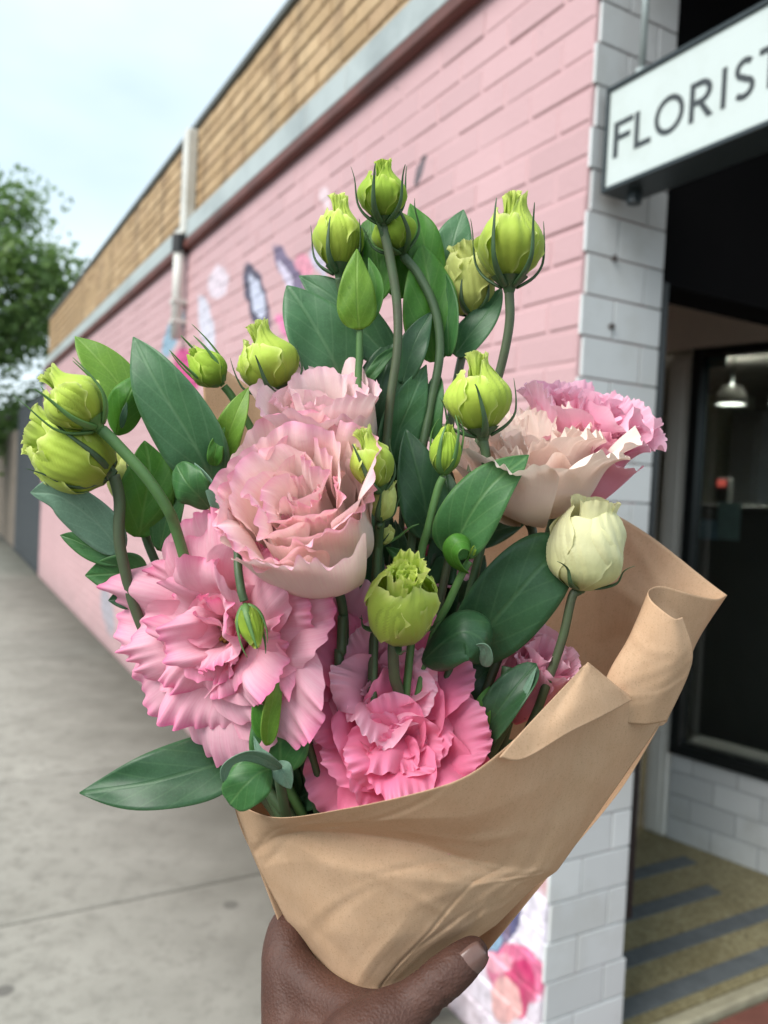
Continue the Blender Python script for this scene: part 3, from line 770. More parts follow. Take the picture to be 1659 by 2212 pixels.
# neighbouring house far behind
M_HW = simple('house_wall', (0.32, 0.29, 0.25), 0.8, 0.1, 2, 0.1); M_HR = simple('house_roof', (0.10, 0.09, 0.09), 0.8, 0.15, 6, 0.2)
hp = P(-40, 1010, 34); hp[2] = 0
HS = empty('far_house', hp, 'low house with dark roof far behind the timber fence', 'house', rz=RZW)
MB().box(-4, 4, -4, 4, -0.1, 2.6).build('wall', M_HW, HS)
V = [(-4.4,-4.4,2.602),(4.4,-4.4,2.602),(4.4,4.4,2.602),(-4.4,4.4,2.602),(-2,0,4.2),(2,0,4.2)]
obj('roof', V, [(0,1,5,4),(1,2,5),(2,3,4,5),(3,0,4),(3,2,1,0)], M_HR, HS, world=False)
# tree
def tree(name, base, height, crad, label, seed, n_leaf=17000):
    rg = np.random.default_rng(seed)
    e = empty(name, base, label, 'tree')
    trunk = crom([(0, 0, -0.1), (0.1, 0.05, height * 0.2), (-0.05, 0.1, height * 0.45), (0.1, 0, height * 0.75)], 14)
    M_BARK = simple('bark', (0.10, 0.08, 0.06), 0.9, 0.25, 15, 0.5, 0.01) if 'bark' not in MATS else MATS['bark']
    V, Fc = tube_vf(trunk, np.linspace(0.16, 0.05, 14), 10); mb = MB().add(V, Fc)
    tips = []
    for i in range(26):
        h = height * rg.uniform(0.22, 0.75); k = int(np.argmin(abs(trunk[:, 2] - h))); a = rg.uniform(0, 2*np.pi)
        ln = crad * rg.uniform(0.55, 1.15) * (1.15 - 0.5 * abs(h / height - 0.45)); el = rg.uniform(0.05, 1.0)
        q = trunk[k]; d = np.array([math.cos(a) * math.cos(el), math.sin(a) * math.cos(el), math.sin(el)])
        pth = crom([q, q + d * ln * 0.5 + [0, 0, 0.05 * ln], q + d * ln + [0, 0, 0.18 * ln]], 8)
        V, Fc = tube_vf(pth, np.linspace(0.045, 0.012, 8), 6); mb.add(V, Fc)
        for t in (4, 5, 6, 7): tips.append(pth[t])
    mb.build('trunk', M_BARK, e, smooth=True)
    tips = np.array(tips)
    cen = tips[rg.integers(0, len(tips), n_leaf)] + rg.normal(0, 1, (n_leaf, 3)) * crad * np.array([0.17, 0.17, 0.15])
    ax = rg.normal(0, 1, (n_leaf, 3)); ax /= np.linalg.norm(ax, axis=1)[:, None]
    b = np.cross(ax, rg.normal(0, 1, (n_leaf, 3))); b /= np.linalg.norm(b, axis=1)[:, None]
    s = rg.uniform(0.07, 0.13, n_leaf)[:, None]
    V = np.stack([cen - ax * s, cen + b * s * 0.5, cen + ax * s, cen - b * s * 0.5], 1).reshape(-1, 3)
    Fc = np.arange(n_leaf * 4).reshape(-1, 4)
    k = NT('tree_leaf') if 'tree_leaf' not in MATS else None
    if k:
        pos = k.n('ShaderNodeNewGeometry').outputs['Position']
        c = k.mix(k.ramp(k.noise(pos, 1.6, 3), [(0.35, 0), (0.65, 1)]), (0.11, 0.20, 0.055), (0.22, 0.34, 0.10))
        d1 = k.n('ShaderNodeBsdfPrincipled', {'Base Color': c, 'Roughness': 0.5}); d2 = k.n('ShaderNodeBsdfTranslucent', {'Color': c})
        k.done(k.n('ShaderNodeMixShader', {0: 0.45, 1: d1.outputs[0], 2: d2.outputs[0]}).outputs[0])
    obj('crown', V, Fc, MATS['tree_leaf'], e, world=False)
tb = P(-75, 1000, 17.5); tb[2] = -0.1
tree('street_tree', tb, 8.4, 2.15, 'leafy green tree rising beyond the far end of the building', 4)
tb = P(-330, 1000, 24); tb[2] = -0.1
tree('street_tree', tb, 7.0, 3.0, 'darker tree farther left behind the timber fence', 9, 16000)
# weed at the foot of the wall
wp = hit(905, 2205, (0, 0, 0), (0, 0, 1)); wp[2] = 0
# ------------------------------------------------------------------ bouquet: materials
def petal_mat(name, base, mid, edge, trans=0.38, edge_pow=3.0, streak=0.30, blotch=None, crin=0.30):
    """pigment runs from the petal's base to its frilled edge; attribute pg = (length, edge, random)"""
    k = NT(name)
    at = k.n('ShaderNodeAttribute', attribute_name='pg').outputs['Color']
    sp = k.n('ShaderNodeSeparateColor', {0: at})
    t, e, r = sp.outputs[0], sp.outputs[1], sp.outputs[2]
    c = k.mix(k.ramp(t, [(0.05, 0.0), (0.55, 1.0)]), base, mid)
    c = k.mix(k.math('POWER', e, edge_pow), c, edge)
    pos = k.n('ShaderNodeTexCoord').outputs['Object']
    uvn = k.n('ShaderNodeAttribute', attribute_name='uvw').outputs['Vector']
    sv = k.n('ShaderNodeVectorMath', {0: uvn, 1: (46.0, 3.0, 1.0)}, operation='MULTIPLY').outputs[0]
    st = k.noise(sv, 1.0, 3, 0.6)
    stw = k.math('MULTIPLY', k.ramp(st, [(0.40, 0.0), (0.70, 1.0)]), k.math('ADD', 0.35, k.math('MULTIPLY', e, 1.1)))
    c = k.mix(k.math('MULTIPLY', stw, streak, True), c, tuple(x * y for x, y in zip(edge, (0.92, 0.72, 0.80))))
    c = k.mix(k.ramp(k.noise(pos, 45, 3, 0.6), [(0.45, 0.0), (0.8, 0.25)]), c, mid if blotch is None else blotch)
    c = k.mix(1.0, c, k.ramp(r, [(0, 0.88), (1, 1.06)]), 'MULTIPLY')
    bs = k.n('ShaderNodeBsdfPrincipled', {'Base Color': c, 'Roughness': 0.6, 'Specular IOR Level': 0.25, 'Sheen Weight': 0.15})
    cr = k.math('ADD', k.math('MULTIPLY', st, 0.5), k.noise(pos, 260, 3, 0.6))
    k.t.links.new(k.bump(cr, crin, 0.0009), bs.inputs['Normal'])
    tr = k.n('ShaderNodeBsdfTranslucent', {'Color': c})
    return k.done(k.n('ShaderNodeMixShader', {0: trans, 1: bs.outputs[0], 2: tr.outputs[0]}).outputs[0])
def leaf_mat(name, col, col2, vein, trans=0.22, rough=0.5):
    k = NT(name)
    at = k.n('ShaderNodeAttribute', attribute_name='pg').outputs['Color']
    sp = k.n('ShaderNodeSeparateColor', {0: at})
    t, e, s = sp.outputs[0], sp.outputs[1], sp.outputs[2]
    pos = k.n('ShaderNodeTexCoord').outputs['Object']
    uvn = k.n('ShaderNodeAttribute', attribute_name='uvw').outputs['Vector']
    a = k.noise(pos, 60, 4, 0.65); b = k.noise(pos, 900, 2, 0.6)
    c = k.mix(k.ramp(a, [(0.35, 0), (0.7, 1)]), col, col2)
    c = k.mix(k.math('MULTIPLY', k.ramp(b, [(0.45, 0), (0.75, 1)]), 0.22), c, tuple(min(1, x * 1.7 + 0.01) for x in col))
    sp_ = k.noise(pos, 170, 3, 0.7)
    c = k.mix(k.ramp(sp_, [(0.66, 0), (0.74, 0.45)]), c, tuple(x * 0.55 for x in col2))
    # pale midrib and faint arching side veins
    sv = k.n('ShaderNodeSeparateXYZ', {0: uvn})
    au = k.math('ABSOLUTE', sv.outputs[0])
    rib = k.ramp(au, [(0.0, 0.8), (0.035, 0.55), (0.07, 0.0)])
    c = k.mix(k.math('MULTIPLY', rib, 0.5), c, vein)
    ph = k.math('SUBTRACT', k.math('MULTIPLY', sv.outputs[1], 26.0), k.math('MULTIPLY', au, 14.0))
    wv = k.math('SINE', ph)
    c = k.mix(k.math('MULTIPLY', k.ramp(wv, [(0.88, 0), (1.0, 1)]), 0.24), c, vein)
    c = k.mix(k.ramp(e, [(0.9, 0.0), (1.0, 0.35)]), c, vein)
    bs = k.n('ShaderNodeBsdfPrincipled', {'Base Color': c, 'Roughness': rough, 'Specular IOR Level': 0.4})
    hh = k.math('ADD', k.math('MULTIPLY', a, 0.5), k.math('MULTIPLY', rib, -0.6))
    k.t.links.new(k.bump(hh, 0.35, 0.0012), bs.inputs['Normal'])
    tr = k.n('ShaderNodeBsdfTranslucent', {'Color': k.mix(0.5, c, (0.25, 0.45, 0.03))})
    return k.done(k.n('ShaderNodeMixShader', {0: trans, 1: bs.outputs[0], 2: tr.outputs[0]}).outputs[0])
PM = {
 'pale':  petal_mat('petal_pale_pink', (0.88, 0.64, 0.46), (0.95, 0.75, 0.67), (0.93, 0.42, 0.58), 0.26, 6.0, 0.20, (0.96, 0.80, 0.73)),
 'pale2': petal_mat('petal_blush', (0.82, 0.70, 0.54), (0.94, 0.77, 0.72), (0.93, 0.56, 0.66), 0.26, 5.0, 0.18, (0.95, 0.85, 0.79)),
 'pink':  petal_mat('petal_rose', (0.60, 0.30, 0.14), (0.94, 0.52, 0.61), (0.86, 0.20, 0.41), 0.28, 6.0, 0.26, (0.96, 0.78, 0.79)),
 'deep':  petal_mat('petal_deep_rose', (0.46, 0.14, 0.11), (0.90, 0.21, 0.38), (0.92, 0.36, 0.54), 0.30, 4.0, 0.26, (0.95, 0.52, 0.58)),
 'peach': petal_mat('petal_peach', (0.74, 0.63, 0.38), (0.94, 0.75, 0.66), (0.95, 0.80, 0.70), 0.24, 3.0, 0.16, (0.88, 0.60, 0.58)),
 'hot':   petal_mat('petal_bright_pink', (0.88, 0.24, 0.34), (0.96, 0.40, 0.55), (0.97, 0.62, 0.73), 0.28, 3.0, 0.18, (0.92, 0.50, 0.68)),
 'lime':  petal_mat('petal_lime', (0.25, 0.32, 0.03), (0.58, 0.74, 0.10), (0.85, 0.92, 0.32), 0.34, 2.0, 0.10, (0.54, 0.62, 0.07)),
 'lime2': petal_mat('petal_lime_pale', (0.42, 0.46, 0.10), (0.68, 0.73, 0.22), (0.82, 0.84, 0.34), 0.34, 2.0, 0.10, (0.68, 0.72, 0.26)),
 'limeg': petal_mat('petal_lime_green', (0.15, 0.26, 0.025), (0.44, 0.64, 0.06), (0.72, 0.84, 0.18), 0.34, 2.0, 0.10, (0.40, 0.54, 0.05)),
 'cream': petal_mat('petal_cream', (0.64, 0.64, 0.26), (0.82, 0.80, 0.48), (0.88, 0.87, 0.50), 0.30, 2.0, 0.08, (0.80, 0.79, 0.50)),
}
LM = {
 'blue': leaf_mat('leaf_blue_green', (0.072, 0.185, 0.076), (0.046, 0.130, 0.052), (0.17, 0.30, 0.15), 0.20, 0.42),
 'mid':  leaf_mat('leaf_mid_green', (0.060, 0.180, 0.050), (0.040, 0.130, 0.036), (0.16, 0.30, 0.10), 0.22, 0.45),
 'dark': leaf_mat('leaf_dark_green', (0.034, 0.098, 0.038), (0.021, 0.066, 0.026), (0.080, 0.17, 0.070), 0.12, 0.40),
 'lime': leaf_mat('leaf_lime', (0.20, 0.37, 0.040), (0.14, 0.29, 0.035), (0.33, 0.50, 0.10), 0.34, 0.45),
 'fresh': leaf_mat('leaf_fresh', (0.085, 0.26, 0.030), (0.062, 0.20, 0.026), (0.20, 0.38, 0.08), 0.34, 0.45),
 'grey': leaf_mat('leaf_grey_underside', (0.17, 0.29, 0.20), (0.13, 0.24, 0.16), (0.27, 0.40, 0.28), 0.2, 0.6),
}
def stem_mat(name, c1, c2):
    k = NT(name); pos = k.n('ShaderNodeTexCoord').outputs['Object']
    a = k.noise(pos, 70, 4, 0.6); b = k.noise(pos, 700, 2, 0.5)
    c = k.mix(k.ramp(a, [(0.35, 0), (0.7, 1)]), c1, c2)
    bs = k.n('ShaderNodeBsdfPrincipled', {'Base Color': c, 'Roughness': 0.5})
    k.t.links.new(k.bump(b, 0.15, 0.0005), bs.inputs['Normal'])
    return k.done(bs.outputs[0])
M_STEM = stem_mat('stem_green', (0.072, 0.125, 0.052), (0.048, 0.088, 0.038))
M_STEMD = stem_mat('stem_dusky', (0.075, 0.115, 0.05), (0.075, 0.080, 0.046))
M_STEMB = stem_mat('stem_bright', (0.10, 0.21, 0.06), (0.07, 0.155, 0.045))
M_SEPAL = stem_mat('sepal_green', (0.055, 0.12, 0.045), (0.040, 0.075, 0.030))
M_SEPALB = stem_mat('sepal_fresh', (0.10, 0.22, 0.05), (0.07, 0.16, 0.04))

# ------------------------------------------------------------------ bouquet: builders
def grid_obj(name, Pn, mat, parent, T=None, E=None, rnd=0.5, uvw=None, thick=0.0, sub=0):
    nu, nv = Pn.shape[:2]
    V = Pn.reshape(-1, 3)
    idx = np.arange(nu * nv).reshape(nu, nv)
    Fc = np.stack([idx[:-1, :-1], idx[:-1, 1:], idx[1:, 1:], idx[1:, :-1]], -1).reshape(-1, 4)
    pg = np.zeros((nu * nv, 3), np.float32)
    pg[:, 0] = T.ravel(); pg[:, 1] = np.clip(E.ravel(), 0, 1); pg[:, 2] = rnd
    o = obj(name, V, Fc, mat, parent, True, pg, thick, sub=sub)
    at = o.data.attributes.new('uvw', 'FLOAT_VECTOR', 'POINT')
    w = np.zeros((nu * nv, 3), np.float32); w[:, :2] = uvw.reshape(-1, 2); w[:, 2] = rnd * 20
    at.data.foreach_set('vector', w.ravel())
    return o
def basis(axis, twist=0.0):
    z = unit(np.asarray(axis, float)); a = UPV if abs(z @ UPV) < 0.85 else RGT
    x = unit(a - z * (a @ z)); y = np.cross(z, x)
    c, s = math.cos(twist), math.sin(twist)
    return np.column_stack([c * x + s * y, -s * x + c * y, z])
def sines(rg, x, k0, k1, n=4):
    o = np.zeros_like(x)
    for i in range(n):
        f = rg.uniform(k0, k1); o += np.sin(f * x + rg.uniform(0, 6.28)) / n
    return o
def petal(rg, parent, O, B, mat, phi, L, W, keys, r0=0.002, z0=0.0, ruf=0.004, freq=(4, 9), rmin=0.007, spiral=0.0, curl=0.0,
          nu=28, nv=76, shape=0.5, tipw=0.85, round_=0.17, name='petal', twist=0.0, fr=0.035, wrap=1.0, lean=0.0):
    """O origin, B basis (columns x,y,z=axis). keys: tangent angles from the axis (degrees) along the petal"""
    t1 = np.linspace(0, 1, 80); ang = np.radians(np.interp(t1, np.linspace(0, 1, len(keys)), keys))
    ang = np.convolve(np.pad(ang, 8, 'edge'), np.ones(17) / 17, 'valid')
    rr = r0 + np.concatenate([[0], np.cumsum(np.sin(ang[:-1]) * L / 79)]); zz = z0 + np.concatenate([[0], np.cumsum(np.cos(ang[:-1]) * L / 79)])
    u = np.linspace(0, 1, nu) ** 0.9; v = np.linspace(-1, 1, nv)
    t, s = np.meshgrid(u, v, indexing='ij')
    te = t * (1 - round_ * np.abs(s) ** 2.6) * (1 + 0.40 * fr * t * sines(rg, s, 4, 11, 3) + 0.30 * fr * t * sines(rg, s, 24, 46, 3))
    te = np.clip(te, 0, 1.0)
    r = np.interp(te, t1, rr); z = np.interp(te, t1, zz); a = np.interp(te, t1, ang)
    w = W * (te ** shape) * (1 - (1 - tipw) * te ** 4)
    env = te ** 3.0 * (0.45 + 0.55 * np.abs(s) ** 0.7)
    d = ruf * env * (sines(rg, s, freq[0], freq[1], 3) * 1.8 + 0.34 * te ** 2 * sines(rg, s, 2.2 * freq[0], 2.2 * freq[1], 3))
    d += min(ruf, 0.006) * 0.40 * te * sines(rg, s * 1.3 + te * 2.5, 2, 5, 3)
    d += curl * np.abs(s) ** 3 * te
    d += spiral * s * W
    hf = min(ruf, 0.0065)
    d += hf * 0.36 * te ** 12 * sines(rg, s, 22, 36, 3) * 1.6 + hf * 0.36 * te ** 8 * sines(rg, s, 9, 18, 3)
    r = r + np.cos(a) * d; z = z - np.sin(a) * d
    th = phi + wrap * s * w / np.maximum(np.maximum(r, rmin), 1e-4) + twist * te
    # petals that open past the radius of their width stay as wide as they are
    X = r * np.cos(th); Y = r * np.sin(th)
    loc = np.stack([X, Y, z], -1)
    if lean: loc = loc + lean * te[..., None] ** 2 * np.array([math.cos(phi), math.sin(phi), 0])
    Pn = np.asarray(O) + loc @ B.T
    E = np.maximum(te ** 2.2, np.abs(s) ** 5 * te)
    return grid_obj(name, Pn, mat, parent, te, E, rg.uniform(), np.stack([s, te], -1))
def stem_tube(parent, pts, r0, r1, mat, name='stem', n=None, ns=9):
    p = crom(pts, n or 8 * len(pts))
    V, Fc = tube_vf(p, np.linspace(r0, r1, len(p)), ns)
    return obj(name, V, Fc, mat, parent, True)
def px_path(pts): return [P(*q) for q in pts]
def sepal(rg, parent, O, B, phi, H, R, mat, spread=1.12, tipout=0.1, len_=1.0, w=0.0021):
    n = 16; t = np.linspace(0, 1, n)
    r = np.interp(t, [0, 0.12, 0.35, 0.6, 0.85, 1], np.array([0.14, 0.42, 0.96, 1.08, 1.08, 1.08 + tipout]) * R * spread)
    z = np.interp(t, [0, 0.12, 0.35, 0.6, 0.85, 1], np.array([-0.03, 0.04, 0.22, 0.50, 0.82, 1.0]) * H * len_)
    k = np.ones(5) / 5; r = np.convolve(np.pad(r, 2, 'edge'), k, 'valid'); z = np.convolve(np.pad(z, 2, 'edge'), k, 'valid')
    th = phi + rg.uniform(-.25, .25) * t ** 2
    loc = np.stack([r * np.cos(th), r * np.sin(th), z], -1)
    rad = w * np.clip(np.interp(t, [0, 0.15, 0.45, 1], [0.75, 1.0, 0.62, 0.12]), 0.1, 2)
    Wd = np.asarray(O) + loc @ B.T
    V, Fc = tube_vf(Wd, rad, 7, flat=0.45, ref=B @ np.array([-math.sin(phi), math.cos(phi), 0]))
    return obj('sepal', V, Fc, mat, parent, True)
def calyx(parent, O, B, R, H, mat):
    zs_ = np.array([-0.06, 0.0, 0.05, 0.10]) * H; rs = np.array([0.16, 0.22, 0.42, 0.58]) * R
    an = np.linspace(0, 2*np.pi, 14, endpoint=False)
    V = np.array([np.asarray(O) + B @ np.array([r * math.cos(a), r * math.sin(a), z]) for r, z in zip(rs, zs_) for a in an])
    Fc = [(i*14+j, i*14+(j+1)%14, (i+1)*14+(j+1)%14, (i+1)*14+j) for i in range(3) for j in range(14)]
    return obj('calyx', V, Fc, mat, parent, True)
def bud_petals(rg, parent, O, B, H, R, mat, style='twist', n=5, frill=1.0, twist=0.9, open_=0.0):
    """imbricate petals wound round one another, belly low, frilled neck on top"""
    if style == 'twist': hz, rz_ = [0, .07, .18, .32, .45, .55, .66, .76, .88, 1.0], [.14, .34, .66, .92, 1.0, .93, .68, .45, .38, .42]
    elif style == 'round': hz, rz_ = [0, .06, .2, .42, .62, .78, .9, 1.0], [.28, .66, .96, 1.03, 1.0, .84, .50, .28]
    elif style == 'slim': hz, rz_ = [0, .08, .25, .45, .65, .82, 1.0], [.26, .66, .98, 1.0, .80, .5, .26]
    else: hz, rz_ = [0, .06, .2, .45, .7, .86, 1.0], [.25, .62, .92, 1.0, .92, .70, .42]
    t1 = np.linspace(0, 1, 60); rb = np.interp(t1, hz, rz_); kk = np.ones(9) / 9
    rb = np.convolve(np.pad(rb, 4, 'edge'), kk, 'valid') * R
    his = {'twist': [1.0, .66, .80, .72, .98], 'round': [.98, .86, .92, .78, 1.0], 'slim': [1, .9, .95, .85, 1], 'open': [1.0, .92, .97, .88, 1.0]}[style]
    for i in range(n):
        phi = 2 * np.pi * i / n + rg.uniform(-.15, .15)
        nu, nv = 28, 34
        t, s = np.meshgrid(np.linspace(0, 1, nu), np.linspace(-1, 1, nv), indexing='ij')
        hi = his[i % 5] * rg.uniform(0.96, 1.0)
        q = 0.35 + 0.65 * frill
        cut = 1 - 0.30 * np.clip(s, 0, 1) ** 2.2 - 0.12 * np.clip(-s, 0, 1) ** 2 + q * (0.022 * sines(rg, s, 6, 14, 3) + 0.006 * sines(rg, s, 18, 34, 2))
        te = np.clip(t * cut * hi, 0, 1)
        r = np.interp(te, t1, rb)
        half = 1.12 * (0.75 + 0.35 * np.sin(np.pi * np.clip(te, 0, 1)))
        th = phi + s * half + twist * te ** 1.5
        edge = np.clip(np.maximum((t - 0.82) / 0.18, (np.abs(s) - 0.80) / 0.20 * 0.9), 0, 1)
        th = th + 0.07 * frill * edge * np.sin(te * rg.uniform(26, 36) + rg.uniform(0, 6)) * np.clip(s, 0, 1)
        lift = 0.085 * R * (s + 1) * 0.5 + 0.07 * R * np.clip(s, 0, 1) ** 8 * te + open_ * R * te ** 2 * 0.4 * np.clip(s * .5 + .5, 0, 1)
        lift = lift * np.clip(r / (0.75 * R), 0.35, 1)
        bump_ = R * (0.10 * sines(rg, s * 1.2 + te * 3, 2, 5, 3) + 0.046 * sines(rg, s * 3 + te * 4, 5, 11, 3)) * np.sin(np.pi * te)
        fril = frill * R * (0.050 * edge * np.sin(s * rg.uniform(9, 13) + te * 12 + rg.uniform(0, 6)) + 0.028 * edge * sines(rg, te + s * 1.5, 20, 34, 3))
        r = np.maximum(r + lift + bump_ + fril, 0.02 * R); z = te * H + 0.3 * fril
        loc = np.stack([r * np.cos(th), r * np.sin(th), z], -1)
        grid_obj('petal', np.asarray(O) + loc @ B.T, mat, parent, te, np.maximum(edge ** 1.5, te ** 3 * 0.6), rg.uniform(), np.stack([s, te], -1))
    # crumpled frill pushing out of the neck
    m_ = 3 if style == 'slim' else (8 if style in ('round', 'open') else 5)
    for i in range(m_):
        phi = 2.4 * i + rg.uniform(-.3, .3); g = i / m_
        ztop = (0.60 if style in ('round', 'open') else 0.56 if style == 'twist' else 0.7) * H
        Lp = H * (0.42 if style == 'twist' else 0.47 - 0.08 * g if style in ('round', 'open') else 0.28) * rg.uniform(0.9, 1.04)
        rr0 = R * (0.10 + (0.56 * (1 - g) if style in ('round', 'open') else 0.10 * (1 - g)))
        petal(rg, parent, np.asarray(O) + B[:, 2] * ztop, B, mat, phi, Lp, R * (0.62 if style in ('round', 'open') else 0.34), [4, -4, 2, 14 + 40 * open_], r0=rr0, ruf=0.11 * R * max(frill, .35), freq=(7, 14), rmin=R * 0.22, nu=14, nv=30, fr=0.05 + 0.03 * frill, shape=0.25, spiral=0.1)
def bud(name, label, base, tip, width, d, dt=None, mat='lime', style='twist', stem=None, sep=5, sep_kw=None, seed=1, sr=(2.5, 2.2), smat=None, sepmat=None, twist=1.35, frill=1.15, open_=0.0, group='lime green lisianthus buds', cat='flower bud', stem_to_neck=True, tw0=0.0):
    rg = np.random.default_rng(seed)
    dt = d if dt is None else dt
    O = P(*base, d); Tp = P(*tip, dt); ax = Tp - O; H = np.linalg.norm(ax); R = width / 2 * d / F / 1.06
    B = basis(ax, tw0)
    neck = neck_pt(rg)
    e = empty(name, neck if stem_to_neck else O, label, cat, group)
    bud_petals(rg, e, O, B, H, R, PM[mat], style, twist=twist, frill=frill, open_=open_)
    smat = smat or M_STEM; sepmat = sepmat or M_SEPAL
    calyx(e, O, B, R, H, sepmat)
    kw = dict(spread=1.03, tipout=0.06, len_=0.78); kw.update(sep_kw or {})
    ph0 = rg.uniform(0, 6.28)
    for i in range(sep):
        k2 = dict(kw); k2['len_'] = kw['len_'] * rg.uniform(0.85, 1.1); k2['tipout'] = kw['tipout'] + rg.uniform(-.12, .2); k2['spread'] = kw['spread'] * rg.uniform(0.97, 1.06)
        sepal(rg, e, O, B, ph0 + 2*np.pi*i/sep + rg.uniform(-.2, .2), H, R, sepmat, **k2)
    pts = [O - B[:, 2] * 0.002] + px_path(stem or [])
    if stem_to_neck: pts += [0.35 * neck + 0.65 * pts[-1] + cv(0, 0, 1) * -0.004, neck]
    stem_tube(e, pts, sr[0] / 1000, sr[1] / 1000, smat)
    return e
def neck_pt(rg):
    return P(795 + rg.uniform(-55, 55), 2120 + rg.uniform(-30, 60), 0.402 + rg.uniform(-0.012, 0.014))
def leaf(parent, pts, width, mat='mid', roll=0.0, fold=0.25, wave=0.16, name='leaf', seed=0, prof=(0.55, 0.9), tw=0.0, curl=0.0, thick=0.0004, nu=26, nv=13, asym=0.0):
    """pts: base to tip as (px,py,depth); width in px at the first depth; roll turns the blade about its midrib"""
    rg = np.random.default_rng(seed + 77)
    mid = crom(px_path(pts), nu); d = np.mean([q[2] for q in pts]); W = width / 2 * d / F
    T = np.gradient(mid, axis=0); T /= np.linalg.norm(T, axis=1)[:, None]
    view = mid - CAM; view /= np.linalg.norm(view, axis=1)[:, None]
    # one continuous side vector: start from the screen-perpendicular of the whole leaf, transport it
    S = np.zeros_like(T)
    k0 = nu // 3
    S[k0] = unit(np.cross(T[k0], view[k0]))
    for i in range(k0 + 1, nu): S[i] = unit(S[i-1] - T[i] * (S[i-1] @ T[i]))
    for i in range(k0 - 1, -1, -1): S[i] = unit(S[i+1] - T[i] * (S[i+1] @ T[i]))
    N = np.cross(S, T)
    t = np.linspace(0, 1, nu)
    a = np.radians(roll + tw * (t - 0.4))[:, None]
    S2 = S * np.cos(a) + N * np.sin(a); N2 = -S * np.sin(a) + N * np.cos(a)
    flip = np.sign(np.sum(N2 * view, 1).mean()) or 1.0
    p0, p1 = prof
    w = (t ** p0) * (1 - t) ** p1; w /= w.max(); w = np.maximum(w, 0.02 * (t > 0.97))
    w[0] = max(w[0], 0.16)
    s = np.linspace(-1, 1, nv)
    tt, ss = np.meshgrid(t, s, indexing='ij')
    off = W * w[:, None] * (ss + asym * (1 - ss ** 2))
    nrm = W * (fold * np.abs(ss) ** 1.5 * (0.35 + 0.65 * (1 - tt)) - curl * ss ** 2) * w[:, None] + wave * W * np.abs(ss) ** 2 * sines(rg, tt * 1.0 + ss * 0.3, 6, 13, 3) * w[:, None] + 0.05 * W * sines(rg, tt * 2 + ss, 3, 7, 3) * w[:, None]
    Pn = mid[:, None, :] + S2[:, None, :] * off[..., None] - flip * N2[:, None, :] * nrm[..., None]
    o = grid_obj(name, Pn, LM[mat], parent, tt, np.abs(ss), rg.uniform(), np.stack([ss * np.maximum(w[:, None], 0.15), tt], -1), thick)
    return o
def flower(name, label, O, axis, layers, stem=None, seed=1, twist=0.0, center=None, group='open lisianthus flowers', calyx_R=0.02, sr=(2.6, 2.4), smat=None, neck=True, sepals=False):
    rg = np.random.default_rng(seed); B = basis(axis, twist)
    nk = neck_pt(rg)
    e = empty(name, nk, label, 'flower', group)
    for ly in layers:
        n = ly['n']; ph0 = ly.get('ph', rg.uniform(0, 6.28))
        for i in range(n):
            if i in ly.get('skip', ()): continue
            phi = ph0 + 2*np.pi*i/n + rg.uniform(-1, 1) * ly.get('jit', 0.22)
            ja = ly.get('ja', 9)
            keys = [k + rg.uniform(-ja, ja) for k in ly['keys']]
            f = rg.uniform(*ly.get('lv', (0.88, 1.08)))
            petal(rg, e, O, B, PM[ly['mat']], phi, ly['L'] * f, ly['W'] * rg.uniform(0.9, 1.12), keys, r0=ly.get('r0', 0.003), z0=ly.get('z0', 0.0),
                  ruf=ly.get('ruf', 0.004), freq=ly.get('freq', (4, 9)), rmin=ly.get('rmin', 0.008), spiral=ly.get('sp', 0.05), curl=ly.get('curl', 0.0), fr=ly.get('fr', 0.035), tipw=ly.get('tipw', 0.9), round_=ly.get('rd', 0.17), shape=ly.get('shape', 0.5))
    if center:
        for i in range(9):       # stamens and style
            a = rg.uniform(0, 6.28); l = rg.uniform(0.010, 0.015)
            p0 = O + B[:, 2] * 0.008; p1 = O + B @ np.array([0.006 * math.cos(a), 0.006 * math.sin(a), 0.008 + l])
            V, Fc = tube_vf(crom([p0, (p0 + p1) / 2, p1], 6), [.0005, .0005, .0005, .0006, .0012, .0010], 6); obj('stamen', V, Fc, center, e, True)
    calyx(e, O, B, calyx_R, 0.05, M_SEPAL)
    if sepals:
        for i in range(5): sepal(rg, e, O, B, 1.2 * i + rg.uniform(-.2, .2), 0.022, calyx_R * 0.8, M_SEPAL, 1.0, 0.4)
    pts = [O - B[:, 2] * 0.002] + px_path(stem or [])
    if neck: pts += [0.4 * nk + 0.6 * pts[-1], nk]
    stem_tube(e, pts, sr[0]/1000, sr[1]/1000, smat or M_STEM)
    return e
# ------------------------------------------------------------------ bouquet: open flowers
M_STAMEN = simple('stamen_yellow', (0.45, 0.30, 0.06), 0.6)
FN = 'lisianthus_flower'
